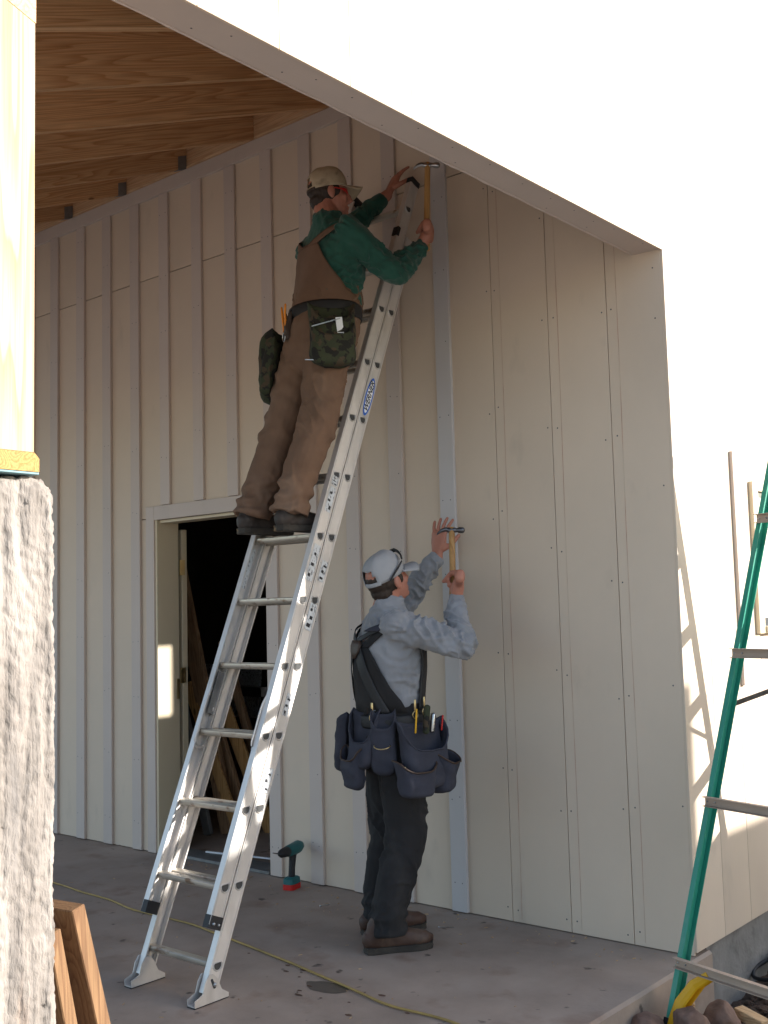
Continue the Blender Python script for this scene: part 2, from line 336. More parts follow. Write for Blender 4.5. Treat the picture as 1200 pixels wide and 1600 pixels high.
g2 = MB(); g2.add(([(-600, -600, -0.36), (600, -600, -0.36), (600, 600, -0.36), (-600, 600, -0.36)], [[0, 1, 2, 3]]))
tag(g2.build('ground', 'dry_ground'), kind='structure')

# ------------------------------------------------------------------ house
house = thing('house', (0, 0, 0), 'cream board and batten house under construction with an open porch', 'house')
pw = MB()
def addbox(mb, x0, x1, y0, y1, z0, z1): mb.add(beam((x0, (y0+y1)/2, (z0+z1)/2), (x1, (y0+y1)/2, (z0+z1)/2), y1-y0, z1-z0, (0, 1, 0)))
DX0, DX1, DZ = -3.545, -2.558, 2.085          # door opening
for a in ((-7.4, DX0-.02, .013, .125, .002, 4.7), (DX1+.02, -.014, .013, .125, .002, 4.7), (DX0-.02, DX1+.02, .013, .125, DZ+.02, 4.7)): addbox(pw, *a)
pwall = pw.build('porch_wall', 'core', house)
JX = [0.0, -.277, -.590, -.910, -1.207, -1.541, -1.852, -2.169, -2.490, -2.812, -3.126, -3.453, -3.761, -4.072, -4.378, -4.700, -5.016, -5.332, -5.648, -5.964, -6.28]
SEAM = 3.713
for a, b in zip(JX[1:], JX[:-1]):
    x0, x1 = a+.0016, b-.0016
    if b == 0.0: x1 = 0.0
    lo_z = 0.004
    if x1 > DX0 and x0 < DX1-.02:
        if x0 < DX0: box('siding_board', x0, DX0-.02, 0, .012, 0.004, DZ+.03, 'siding', pwall, .0015)
        lo_z = DZ+.035
        if x1 > DX1: pass
    box('siding_board', x0, x1, 0, .012, lo_z, SEAM-.003, 'siding', pwall, .0015)
    box('siding_board', x0, x1, 0, .012, SEAM+.003, 4.6, 'siding', pwall, .0015)
box('siding_board', DX1+.001, -2.4916, 0, .012, 0.004, DZ+.03, 'siding', pwall, .0015)
for i, x in enumerate(JX[4:]):
    lo_z = 0.006
    if DX0-.1 < x < DX1: lo_z = DZ+.112
    b = box('batten', x-.0465, x+.0465, -.019, 0, lo_z, 4.248, 'batten', pwall, .0015)
    if i == 0: b.data = box_mesh(.093, .019, 4.248-.006, 'batten_new', .0015); b['label'] = 'new batten the two men are nailing up'
box('frieze_board', -6.9, -.02, -.022, -.0005, 4.2495, 4.343, 'batten', pwall)
# nails on the wall: small dark heads
nails = MB()
def nailhead(mb, x, y, z, n, r=.0034):
    n = V(n); A = n.orthogonal().normalized(); B = n.cross(A); c = V((x, y, z)); k = 6
    mb.add(([c+n*.0012]+[c+A*(r*math.cos(6.283*i/k))+B*(r*math.sin(6.283*i/k)) for i in range(k)], [[0, 1+i, 1+(i+1) % k] for i in range(k)]))
for x in JX[4:]:
    z = .12 + random.random()*.1
    while z < 4.2:
        if not (DX0-.1 < x < DX1 and z < DZ+.15):
            for s in (-.026, .022):
                if random.random() < .9: nailhead(nails, x+s+random.uniform(-.006, .006), -.0192, z+random.uniform(-.01, .01), (0, -1, 0))
        z += .4+random.uniform(-.04, .04)
for x in JX[1:4]:
    z = .06
    while z < 3.9:
        for s in (-.028, .026): nailhead(nails, x+s+random.uniform(-.006, .006), -.0003, z+random.uniform(-.02, .02), (0, -1, 0), .0042)
        z += .56+random.uniform(-.12, .12)
for z in (.15, .62, 1.13, 2.0, 2.75, 2.98): nailhead(nails, -.03+random.uniform(-.01, .01), -.0003, z, (0, -1, 0), .004)
nl = nails.build('nail_heads', 'darksteel', pwall); nl['kind'] = 'stuff'
for x in JX[1:4]:
    mb = MB(); pts = [(x+.052+.002*math.sin(z*3), -.0006, z+.02) for z in [i*.2 for i in range(0, 20)]]
    for p, q_ in zip(pts[:-1], pts[1:]):
        mb.add(beam(p, q_, .0022, .0008, (1, 0, 0)))
    mb.build('chalk_line', 'chalk', pwall)
# header / front wall, plane x = 0
def roofz(y): return 4.35+.41*y            # underside of rafters
fw_ = MB()
def yz_prism(poly, x0, x1): 
    n = len(poly); v = [(x0, y, z) for y, z in poly]+[(x1, y, z) for y, z in poly]
    return v, [[i, (i+1) % n, n+(i+1) % n, n+i] for i in range(n)]+[list(range(n))[::-1], list(range(n, 2*n))]
fw_.add(yz_prism([(-3.32, 3.0705), (0.0, 3.0705), (0.0, roofz(0)+.25), (-3.32, roofz(-3.32)+.25)], -.124, -.001))
WB = (2.55, 2.93, 2.46, 2.955)             # unseen wall opening added to let sun reach the door jamb
for (y0, y1, z0, z1) in ((0.126, WB[0], .018, 4.6), (WB[1], 6.2, .018, 4.6), (WB[0], WB[1], .018, WB[2]), (WB[0], WB[1], WB[3], 4.6)): addbox(fw_, -.124, -.001, y0, y1, z0, z1)
addbox(fw_, -.124, -.001, .126, 6.2, 4.6, 6.6)
fwall = fw_.build('front_wall', 'core', house)
ys = [0.0]; y = .295
while y < 6.1: ys.append(y); y += .2965
for a, b in zip(ys[:-1], ys[1:]):
    segs = [(.018, 3.6695), (3.6705, min(roofz(a)+.2, 6.5))]
    if b > WB[0] and a < WB[1]: segs = [(.018, WB[2]-.02), (WB[3]+.02, 3.6695), segs[1]]
    for z0, z1 in segs: box('siding_board', 0, .012, a+(.0016 if a > 0 else 0), b-.0016, z0, z1, 'siding', fwall, .0015)
y = -.0016
while y > -3.2:
    box('siding_board', 0, .012, y-.295, y, 3.052, 3.6695 if y > -1.5 else roofz(y-.3)+.2, 'siding', fwall, .0015)
    if y > -1.5: box('siding_board', 0, .012, y-.295, y, 3.6705, roofz(y-.3)+.22, 'siding', fwall, .0015)
    y -= .2966
box('header_soffit', -.125, -.0005, -3.128, -.0005, 3.057, 3.0695, 'batten', fwall, .003)
sn = MB()
yy = -.12
while yy > -2.9:
    nailhead(sn, -.03+random.uniform(-.012, .012), yy, 3.0568, (0, 0, -1), .0035)
    if random.random() < .7: nailhead(sn, -.09+random.uniform(-.012, .012), yy-.1, 3.0568, (0, 0, -1), .0035)
    yy -= random.uniform(.12, .34)
s_ = sn.build('nail_heads', 'darksteel', fwall); s_['kind'] = 'stuff'
# ragged caulk bead along the inner edge
cb = MB(); py = -.02; pts = []
while py > -3.0: pts.append((-.1265, py, 3.0565+.003*noise.noise(V((py*9, 0, 0))))); py -= .04
cb.add(tube(pts, [.0035+.0025*abs(noise.noise(V((p[1]*14, 2, 0)))) for p in pts], seg=6)); cb.build('caulk_bead', 'batten', fwall, True)
fd = MB(); addbox(fd, -.2, -.012, .141, 6.2, -.6, .0175); fd.build('foundation', 'foundation', house)
# front window
wn = MB(); addbox(wn, .013, .016, .90, 1.40, 1.36, 2.03)
win = wn.build('window', 'pane', house)
for a in ((.0125, .034, .835, .905, 1.325, 2.075), (.0125, .034, 1.40, 1.47, 1.325, 2.075), (.0125, .034, .9055, 1.3995, 2.03, 2.075), (.0125, .045, .9055, 1.3995, 1.325, 1.36)):
    box('window_frame', *a, 'jamb', win)
box('window_film', .0165, .020, .93, 1.38, 1.40, 2.0, 'film', win, 0)
box('batten', .0125, .030, .616, .650, 1.09, 2.205, 'batten', fwall, .0015)
# roof
rf = MB(); 
def slope_prism(x0, x1, ya, yb, o0, o1):
    return ([(x, y_, roofz(y_)+o) for x in (x0, x1) for y_, o in ((ya, o0), (yb, o0), (yb, o1), (ya, o1))],
            [[0, 1, 2, 3], [7, 6, 5, 4], [0, 4, 5, 1], [1, 5, 6, 2], [2, 6, 7, 3], [3, 7, 4, 0]])
rf.add(slope_prism(-7.8, .10, -3.45, 6.4, .2565, .28)); roof = rf.build('roof', 'ledger', house)
for i in range(10):
    x = -.70-.625*i
    o = mesh_obj('rafter', *slope_prism(x-.019, x+.019, -3.36, -.042, 0, .2555), 'rafter', roof)
    hg = MB()
    if i >= 4:
        for s in (-1, 1): hg.add(slope_prism(x+s*.0195 if s > 0 else x-.0225, x+.0225 if s > 0 else x-.0195, -.11, -.045, -.003, .085))
        hg.add(slope_prism(x-.0225, x+.0225, -.105, -.045, -.0035, -.0005)); hg.build('joist_hanger', 'galv', roof)
box('ledger_board', -6.9, -.14, -.040, -.0005, 4.3445, 4.585, 'ledger', roof)
# door frame and door
df = MB(); addbox(df, DX0, DX1, .013, .125, DZ, DZ+.018)
dfr = df.build('door_frame', 'jamb', house)
box('jamb', DX0-.019, DX0-.0005, -.012, .165, .004, DZ+.018, 'jamb', dfr)
box('jamb', DX1+.0005, DX1+.019, .0125, .165, .004, DZ+.018, 'jamb', dfr)
box('casing', DX0-.102, DX0-.020, -.021, -.0005, .004, DZ+.108, 'batten', dfr)
box('casing', DX0-.0195, DX1+.019, -.021, -.0005, DZ+.0185, DZ+.108, 'batten', dfr)
box('threshold', DX0, DX1, -.01, .15, .002, .02, 'galv', dfr)
door = box('door', DX0-.84, DX0-.005, .195, .238, .03, 2.05, 'jamb', house); 
for z in (.3, 1.1, 1.8): box('hinge', DX0-.004, DX0+.003, .172, .215, z-.05, z+.05, 'brass', door, .0005)
box('strike_plate', DX0-.0002, DX0+.0022, .14, .163, .95, 1.08, 'brass', dfr, .0005)
# interior shell
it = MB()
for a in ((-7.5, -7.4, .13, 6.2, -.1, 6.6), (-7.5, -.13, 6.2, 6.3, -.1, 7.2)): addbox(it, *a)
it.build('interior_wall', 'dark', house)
ifl = MB(); addbox(ifl, -7.4, -.13, .141, 6.2, -.1, -.004); ifl.build('interior_floor', 'floor', house)

# ------------------------------------------------------------------ post and pier
post = thing('porch_post', (-.07, -3.2, 1.80), 'pale raw timber post standing on the rough pier at the left edge', 'post')
mesh_obj('timber', *yz_prism([(-3.27, 1.846), (-3.133, 1.846), (-3.133, 2.818), (-3.27, 2.868)], -.14, 0.0), 'post', post)
mesh_obj('beam_end', *yz_prism([(-3.27, 2.871), (-3.130, 2.820), (-3.130, 3.056), (-3.27, 3.056)], -.14, -.001), 'ledger', post)
mesh_obj('wood_block', *yz_prism([(-3.30, 1.803), (-3.122, 1.803), (-3.122, 1.832), (-3.134, 1.8445), (-3.30, 1.8445)], -.15, .004), 'endgrain', post)
box('sill_foam', -.155, .002, -3.30, -3.121, 1.7975, 1.8025, 'bluefoam', post, .001)
def pier_disp(c, n):
    a = noise.noise(V((c.x*16, c.y*16, c.z*2.2))); b = noise.noise(V((c.x*40, c.y*40, c.z*9))); d = noise.noise(V((c.x*90, c.y*90, c.z*60)))
    return .004*a+.005*b+.005*d+.003*noise.noise(V((c.x*160, c.y*160, c.z*110))) - .010*max(0, .22-abs(noise.noise(V((c.x*26, c.y*20, c.z*1.7+9)))))*3 - .006*max(0, noise.noise(V((c.x*11+4, c.y*24, c.z*1.4)))-.25)*3
pprof = [(.0, -3.455), (.0, -3.08), (-.02, -3.060), (-.33, -3.058), (-.35, -3.08), (-.35, -3.455)]
v = [(x, y_, z) for z in (0.0,) for x, y_ in pprof]+[(x, y_+(-.012 if y_ > -3.2 else 0), 1.76) for x, y_ in pprof]+[(x*.85-.02, y_-.03 if y_ > -3.2 else y_, 1.794) for x, y_ in pprof]
n_ = 6; f = [[k*n_+i, k*n_+(i+1) % n_, (k+1)*n_+(i+1) % n_, (k+1)*n_+i] for k in range(2) for i in range(n_)]+[list(range(n_))[::-1], list(range(2*n_, 3*n_))]
pier = remeshed('pier', [(v, f)], .0065, 'pier', None, pier_disp, smooth=1)
tag(pier, 'rough weathered pale grey pier with deep grain carrying the porch post', 'pier')

# ------------------------------------------------------------------ extension ladder
TH = 1.17749; LU = V((0, math.cos(TH), math.sin(TH))); LN = V((0, -math.sin(TH), math.cos(TH)))
LB = V((-1.2559, -1.5889, 0)); K0 = .1399; SP = .3048; LW = .42; OFF = .070
lad = thing('extension_ladder', LB, 'tall silver aluminium extension ladder leaning on the siding', 'ladder')
def lp(s, off=0, dx=0): return LB+LU*s+LN*off+V((dx, 0, 0))
def channel(depth, fl, t, sgn):
    """I/C rail profile: (a along LN, b outward x) ; web toward outside"""
    d = depth/2
    pts = [(-d, 0), (d, 0), (d, -fl), (d-t*1.8, -fl), (d-t*1.8, -fl+t*2), (d-t, -t), (-d+t, -t), (-d+t*1.8, -fl+t*2), (-d+t*1.8, -fl), (-d, -fl)]
    return [(a, b*sgn) for a, b in pts]
rails = {}
for sec, off, s0, s1, dep in (('base', 0, .035, K0+11.45*SP, .066), ('fly', OFF, K0+.42*SP+.01, K0+12.5*SP, .063)):
    for side, dx in ((1, 0), (-1, -LW)):
        p0, p1 = lp(s0, off, dx), lp(s1, off, dx)
        A, B = frame(p1-p0, LN); sg = 1 if B.x*side > 0 else -1
        prof = channel(dep, .030, .0035, sg)
        if (sg < 0): prof = prof[::-1]
        o = MB().add(prism(prof, p0, p1, LN)).build('rail', 'alu', lad)
        # raised bead and groove along the web
        for aa in (-.0245, .0245):
            o2 = MB().add(beam(p0+LN*aa+V((side*.0008, 0, 0)), p1+LN*aa+V((side*.0008, 0, 0)), .004, .0022, LN)).build('rail_bead', 'alu', o)
        rails[(sec, side)] = o
def dprof(r, k=10):   # D-shaped rung: flat top
    out = []
    for i in range(k+1):
        a = math.pi+math.pi*i/k; out.append((r*1.15*math.cos(a), r*math.sin(a)*1.15+.004))
    out += [(r*1.15, r*.55), (r*.95, r*.75), (-r*.95, r*.75), (-r*1.15, r*.55)]
    return out
def rung(k, off):
    sh = -.024 if off else 0
    c0, c1 = lp(K0+k*SP+sh, off, -LW-.004), lp(K0+k*SP+sh, off, .004)
    T = (c1-c0).normalized(); ref = LU.cross(V((0, 0, 1)))
    # profile in plane perpendicular to x ; flat side up
    A, B = frame(T, (0, 0, 1)); prof = [(b, a) for a, b in dprof(.017)]
    outer = prism(prof, c0, c1, (0, 0, 1), caps=False)
    mb = MB().add(outer); r = mb.build('rung', 'rung', lad, False)
    # grooves on the tread
    for g in (-.010, -.0035, .003, .0095):
        MB().add(beam(c0+B*g+A*.0126+T*.03, c1+B*g+A*.0126-T*.03, .0012, .0026, (0, 0, 1))).build('tread_rib', 'rung', r)
    for c, s in ((c1, 1), (c0, -1)):
        n = len(prof); X_ = V((s, 0, 0)); c = c-X_*.004
        o_ = [c+A*a*1.36+B*b*1.30 for a, b in prof]; i_ = [c+X_*.0045+A*a*1.10+B*b*1.08 for a, b in prof]; d_ = [c+X_*.0012+A*a*.92+B*b*.92 for a, b in prof]
        MB().add((o_+i_+d_, [[i, (i+1) % n, n+(i+1) % n, n+i] for i in range(n)]+[[n+i, n+(i+1) % n, 2*n+(i+1) % n, 2*n+i] for i in range(n)])).build('rung_collar', 'alu', r)
        MB().add((d_, [list(range(n))])).build('rung_socket_shade', 'hollow_shade', r)  # flat dark disc painted in place of the shaded rung hollow
for k in range(12): rung(k, 0)
for k in range(1, 13): rung(k, OFF)
# feet, end caps, locks
for side, dx in ((1, 0), (-1, -LW)):
    c = lp(.045, 0, dx)
    ft = MB(); 
    for o_ in (.006, -.036):
        pts = [(-.085, .004), (.085, .004), (.085, .02), (.05, .042), (.03, .085), (.008, .108), (-.015, .108), (-.033, .085), (-.045, .045), (-.085, .03)]
        xx = c.x+o_*side if side > 0 else c.x+o_*side
        n = len(pts); va = [(xx-.0015, c.y+a, b) for a, b in pts]+[(xx+.0015, c.y+a, b) for a, b in pts]
        ft.add((va, [[i, (i+1) % n, n+(i+1) % n, n+i] for i in range(n)]+[list(range(n)), list(range(n, 2*n))]))
    xa, xb = sorted((c.x+.008*side, c.x-.038*side)); addbox(ft, xa, xb, c.y-.085, c.y+.085, .0055, .0095)
    fo = ft.build('foot', 'alu', lad)
    box('rubber_pad', xa, xb, c.y-.086, c.y+.086, .0005, .005, 'black', fo, .001)
    MB().add(tube([lp(.075, 0, dx)+V((.009*side, 0, 0)), lp(.075, 0, dx)+V((.015*side, 0, 0))], [.009, .008], seg=8)).build('pivot_bolt', 'steel', fo)
    slot = MB().add(tube([V((c.x+.0082*side, c.y+.012, .058)), V((c.x+.0082*side, c.y+.0, .088))], [.006, .005], seg=8)).build('adjust_slot_shade', 'hollow_shade', fo)  # raised dark pill in place of the shade in an open slot
    e = lp(K0+.42*SP-.004, OFF, dx); e1 = lp(K0+.42*SP+.045, OFF, dx)
    ec = MB().add(prism([(-.031, .004*side), (.026, .004*side), (.033, -.003*side), (.033, -.033*side), (-.031, -.033*side)], e, e1, LN)).build('end_cap', 'black', lad)
    for q_ in (-.013, .013):
        p = lp(K0+.42*SP+.015, OFF+q_, dx)+V((.004*side, 0, 0)); MB().add(tube([p, p+V((.004*side, 0, 0))], [.007, .006], seg=8)).build('rivet', 'steel', ec)
    t = lp(K0+12.5*SP-.02, OFF, dx); t1 = lp(K0+12.5*SP+.012, OFF, dx)
    MB().add(prism([(-.032, .003*side), (.032, .003*side), (.032, -.033*side), (-.032, -.033*side)], t, t1, LN)).build('top_cap', 'black', lad)
    for q_ in (-.03, .098):
        g0 = lp(K0+11.45*SP-.04, q_, dx); g1_ = lp(K0+11.45*SP+.01, q_, dx)
        MB().add(beam(g0-V((.012*side, 0, 0)), g1_-V((.012*side, 0, 0)), .018, .034, LN)).build('guide_bracket', 'black', lad)
    # rung lock: hook and swinging flipper at the fly's lock rung
    for kk in (3,):
        lk = MB(); inx = dx-.022*side
        pth = [lp(K0+kk*SP+.17, OFF+.02, inx), lp(K0+kk*SP+.10, OFF+.035, inx-.01*side), lp(K0+kk*SP+.0, OFF+.035, inx-.012*side), lp(K0+kk*SP-.075, OFF+.035, inx-.01*side), lp(K0+kk*SP-.095, OFF+.0, inx-.008*side), lp(K0+kk*SP-.06, OFF-.04, inx), lp(K0+kk*SP+.02, OFF-.045, inx), lp(K0+kk*SP+.09, OFF-.02, inx)]
        lk.add(tube(spline(pth, 4), [(.0065, .003)]*29, seg=8)); lo_ = lk.build('rung_lock', 'alu', lad, True)
        MB().add(beam(lp(K0+kk*SP+.06, OFF-.01, inx), lp(K0+kk*SP+.25, OFF-.005, inx), .034, .004, LN)).build('lock_plate', 'galv', lo_)
        MB().add(beam(lp(K0+kk*SP+.26, OFF-.018, inx), lp(K0+kk*SP+.30, OFF-.016, inx), .02, .006, LN)).build('lock_spring', 'steel', lo_)
# stickers on the outer face of the right rails
def sticker(name, s0, s1, off, wd, m, side=1, dx=0, lift=.0022, parent=None):
    x = V((lift*side, 0, 0)); p = [lp(s0, off-wd/2, dx)+x, lp(s0, off+wd/2, dx)+x, lp(s1, off+wd/2, dx)+x, lp(s1, off-wd/2, dx)+x]
    p2 = [q_+V((.0006*side, 0, 0)) for q_ in p]
    return mesh_obj(name, p+p2, [[0, 1, 2, 3], [4, 5, 6, 7], [0, 1, 5, 4], [1, 2, 6, 5], [2, 3, 7, 6], [3, 0, 4, 7]], m, parent or lad)
def Sk(k): return K0+k*SP
for k0, k1, off, wd in ((5.22, 5.78, OFF, .040), (4.55, 4.95, 0, .040), (6.32, 6.72, OFF, .036), (5.3, 5.62, 0, .036), (3.28, 3.6, 0, .03), (2.22, 2.55, 0, .036), (6.75, 6.9, OFF, .04)):
    st = sticker('warning_label', Sk(k0), Sk(k1), off, wd, 'label')
    for q_ in range(3):
        a = k0+(k1-k0)*(.1+.3*q_); sticker('label_print', Sk(a), Sk(a+(k1-k0)*random.uniform(.06, .16)), off+random.uniform(-.008, .008), wd*random.uniform(.3, .65), 'print', lift=.003, parent=st)
st = sticker('warning_label', Sk(5.15), Sk(5.8), OFF, .03, 'label', -1, -LW, lift=-.0055)
# brand oval on base rail
def oval(name, c, a, b, m, lift, parent):
    k = 28; ring = [lp(c+a*math.cos(6.2832*i/k), b*math.sin(6.2832*i/k))+V((lift, 0, 0)) for i in range(k)]
    r2 = [p+V((.0005, 0, 0)) for p in ring]
    return mesh_obj(name, ring+r2, [list(range(k)), list(range(k, 2*k))]+[[i, (i+1) % k, k+(i+1) % k, k+i] for i in range(k)], m, parent)
lab = oval('brand_label', Sk(8.42), .102, .026, 'blue', .0022, lad)
oval('label_field', Sk(8.42), .088, .0185, 'white', .0029, lab)
fc = bpy.data.curves.new('t', 'FONT'); fc.body = 'WERNER'; fc.size = .040; fc.align_x = 'CENTER'; fc.align_y = 'CENTER'; fc.shear = .35; fc.extrude = .0002; fc.offset = .0009
fo = bpy.data.objects.new('t', fc); COL.objects.link(fo)
tm = bpy.data.meshes.new_from_object(fo.evaluated_get(bpy.context.evaluated_depsgraph_get())); bpy.data.objects.remove(fo)
# text x axis runs up the rail, text y axis toward climber side, normal +x
Mx = Matrix((( 0, 0, 1, 0), (LU.y, LN.y, 0, 0), (LU.z, LN.z, 0, 0), (0, 0, 0, 1))); Mx.translation = lp(Sk(8.42), 0)+V((.0039, 0, 0))
tm.transform(Mx); tm.materials.clear(); tm.materials.append(M['print']); to = bpy.data.objects.new('lettering', tm); link(to, lab)
# ------------------------------------------------------------------ people
def basis(fwd, up=(0, 0, 1)):
    F = V(fwd).normalized(); Lf = V(up).cross(F).normalized(); U = F.cross(Lf)
    return F, Lf, U
def mat4(F, Lf, U, o): return Matrix(((F.x, Lf.x, U.x, o.x), (F.y, Lf.y, U.y, o.y), (F.z, Lf.z, U.z, o.z), (0, 0, 0, 1)))
def head_parts(Mh):
    E_ = lambda c, r: xf(ellipsoid(c, r), Mh)
    P = [E_((-.012, 0, .03), (.096, .075, .088)), E_((.03, 0, -.035), (.060, .058, .085)), E_((.036, 0, -.080), (.050, .048, .038)), E_((.074, 0, -.098), (.019, .02, .017)),
         E_((.076, 0, .016), (.018, .046, .012)), E_((.084, 0, -.070), (.013, .022, .007)), E_((.083, 0, -.080), (.012, .019, .007)),
         E_((-.03, 0, -.05), (.06, .056, .07))]
    for s in (-1, 1):
        P += [E_((.058, s*.034, -.028), (.026, .022, .024)), E_((-.006, s*.075, -.012), (.020, .011, .031)), E_((-.002, s*.074, -.036), (.011, .009, .012))]
    P.append(xf(tube([(.086, 0, .008), (.100, 0, -.012), (.107, 0, -.034), (.092, 0, -.044)], [.009, .011, .0145, .011], (0, 1, 0), 10), Mh))
    return P
def hand_parts(o, X, Y, Z, curl, spread=.06, thumb=(.6, .5), sc=1.0):
    """o wrist, X to the knuckles, Y thumb side, Z out of the palm"""
    T = lambda x, y, z: o+X*(x*sc)+Y*(y*sc)+Z*(z*sc)
    P = [tube([T(-.03, 0, 0), T(.005, 0, 0), T(.04, .002, 0), T(.088, 0, -.002)], [(.030*sc, .022*sc), (.028*sc, .019*sc), (.041*sc, .017*sc), (.043*sc, .013*sc)], Y, 16, sup=2.6)]
    for i, (yb, ln) in enumerate(((.031, .074), (.0105, .082), (-.010, .076), (-.030, .060))):
        a = 0; p = V((.086, yb, -.001)); d_y = (1.5-i)*spread; pts = [T(p.x-.02, p.y, p.z)]; rad = [.0095*sc]
        for seg, fr in enumerate((.46, .31, .23)):
            pts.append(T(*p)); rad.append((.0098-.0008*seg+(.0012 if curl[0] > .6 else 0))*sc)
            a += curl[seg]*(1+.06*i); p = p+V((math.cos(a)*ln*fr, d_y*ln*fr*math.cos(a), math.sin(a)*ln*fr))
        pts.append(T(*p)); rad.append(.0072*sc)
        P.append(tube(pts, rad, Y, 10))
    t0 = V((.018, .028, .006)); d = V((thumb[0], thumb[1], .35)).normalized(); t1 = t0+d*.042; d2 = V((thumb[0]+.35, thumb[1]-.45, .5)).normalized()
    if curl[0] > .6: d = V((.75, .25, .6)).normalized(); t1 = t0+d*.036; d2 = V((.62, -.45, .55)).normalized()
    t2 = t1+d2*.033; t3 = t2+d2*.026
    P.append(tube([T(*t0), T(*t1), T(*t2), T(*t3)], [.015*sc, .0125*sc, .011*sc, .0085*sc], Z, 10))
    return P
def cap(parent, Mh, m, strap_m, bill_m=None, tilt=0):
    Mc = Mh @ Matrix.Translation((-.006, 0, .016)) @ Matrix.Rotation(tilt, 4, 'Y')
    nu, nv = 40, 12; v = []; f = []
    rx, ry, rz = .107, .083, .115
    for j in range(nv+1):
        ph = (math.pi/2)*(j/nv)*.985
        for i in range(nu):
            th = 2*math.pi*i/nu; e_ = math.cos(ph)**.72*(1-.05*max(0, 1-ph/.35))*(1+.012*abs(math.sin(3*th))-.006); x = rx*math.cos(th)*e_; y_ = ry*math.sin(th)*e_; z = rz*math.sin(ph)+.005*noise.noise(V((math.cos(th)*2.2, math.sin(th)*2.2, ph*2)))*math.sin(2*ph)
            if math.cos(th) > 0: z += .012*math.cos(th)*math.sin(2*ph)
            v.append((x-.004, y_, z-.004*math.sin(6*th)*math.sin(ph)*math.cos(ph)*.3))
    for j in range(nv):
        for i in range(nu):
            th = 2*math.pi*(i+.5)/nu; back = abs(math.atan2(math.sin(th-math.pi), math.cos(th-math.pi)))
            hw = .62*math.sqrt(max(0, 1-((j-1)/4.0)**2)) if j >= 1 else 0
            if 1 <= j <= 4 and back < hw: continue
            f.append([j*nu+i, j*nu+(i+1) % nu, (j+1)*nu+(i+1) % nu, (j+1)*nu+i])
    f.append(list(range(nv*nu, (nv+1)*nu)))
    c = mesh_obj('cap', *xf((v, f), Mc), m, parent, True); solid(c, .003)
    v = []; f = []; nu, nv = 14, 6
    for j in range(nv+1):
        for i in range(nu+1):
            u = -1+2*i/nu; t = j/nv; th = u*1.02; bx = .101*math.cos(th)-.003; by = .081*math.sin(th)
            ex = .101+.078*math.sqrt(max(0, 1-(u*.86)**2)); ey = by*1.0+u*.004
            v.append((bx+(ex-bx)*t, by+(ey-by)*t, .004-.026*(u**2)*t-.004*u*u-.012*t))
    for j in range(nv):
        for i in range(nu): a = j*(nu+1)+i; f.append([a, a+1, a+nu+2, a+nu+1])
    b = mesh_obj('bill', *xf((v, f), Mc), bill_m or m, c, True); solid(b, .004)
    st = MB(); pts = [Mc @ V((-.1065*math.cos(a)-.002, .0825*math.sin(a), .003)) for a in [x*.15 for x in range(-5, 6)]]
    st.add(tube(pts, [(.008, .0025)]*11, Mc.to_3x3() @ V((0, 0, 1)), 8)).build('cap_strap', strap_m, c, True)
    bt = MB().add(xf(ellipsoid((-.004, 0, .1155), (.008, .008, .005), nu=8, nv=6), Mc)).build('cap_button', m, c, True)
    return c, Mc
def hair(parent, Mh, m='hair', side=True):
    P = [xf(ellipsoid((-.020, 0, .014), (.0925, .0775, .083)), Mh), xf(ellipsoid((-.055, 0, -.04), (.050, .060, .045)), Mh)]
    for s in (-1, 1): P.append(xf(ellipsoid((.028, s*.066, .0), (.012, .008, .028)), Mh))
    return remeshed('hair', P, .006, m, parent, lambda c, n: .003*noise.noise(c*90)+.002*noise.noise(c*180), 1)
def boot(parent, heel, toe, zs, m, shaft_top, rake=0.0, sole_m='sole'):
    heel, toe = V((*heel, zs)), V((*toe, zs+rake)); d = toe-heel; L_ = d.length; F = d.normalized(); S = V((-F.y, F.x, 0)).normalized(); U = F.cross(S)
    if U.z < 0: U = -U
    Q = lambda a, b, c: heel+F*(a*L_)+S*b+U*c
    prof = [(-.0, .030), (.10, .037), (.3, .034), (.5, .040), (.7, .050), (.86, .046), (.97, .028)]
    up = tube([Q(.03, 0, .055), Q(.15, 0, .058), Q(.35, 0, .058), Q(.55, 0, .052), Q(.75, 0, .046), Q(.90, 0, .043), Q(.965, 0, .04)],
              [(.030, .038), (.037, .045), (.037, .050), (.041, .047), (.048, .036), (.042, .030), (.024, .020)], S, 16, sup=2.3)
    st = V(shaft_top); sh = tube([Q(.16, 0, .06), Q(.19, 0, .10), (Q(.2, 0, .12)+st)/2, st], [(.042, .052), (.044, .050), (.046, .05), (.047, .05)], S, 14)
    lace = [tube([Q(.42+.07*i, -.022, .103-.012*i), Q(.42+.07*i, 0, .108-.012*i), Q(.42+.07*i, .022, .103-.012*i)], [.0035]*3, U, 6) for i in range(4)]
    tong = tube([Q(.28, 0, .12), Q(.45, 0, .098), Q(.62, 0, .078)], [(.028, .014), (.03, .012), (.03, .010)], S, 10)
    b = remeshed('boot', [up, sh, tong]+lace, .0055, m, parent, lambda c, n: .0025*noise.noise(c*45), 2)
    out = []
    for a, wd in prof: out.append((a, wd+.006))
    pts = [Q(a, wd, 0) for a, wd in out]+[Q(1.015, 0, 0)]+[Q(a, -wd, 0) for a, wd in out[::-1]]+[Q(-.025, 0, 0)]
    n = len(pts); lay = []
    for h, sx in ((.001, .97), (.006, 1.0), (.016, .985), (.028, 1.0)): lay += [heel+d*.5+((p-heel-d*.5)*sx)+U*h for p in pts]
    ff = [[k*n+i, k*n+(i+1) % n, (k+1)*n+(i+1) % n, (k+1)*n+i] for k in range(3) for i in range(n)]+[list(range(n))[::-1], list(range(3*n, 4*n))]
    mesh_obj('sole', lay, ff, sole_m, b)
    return b
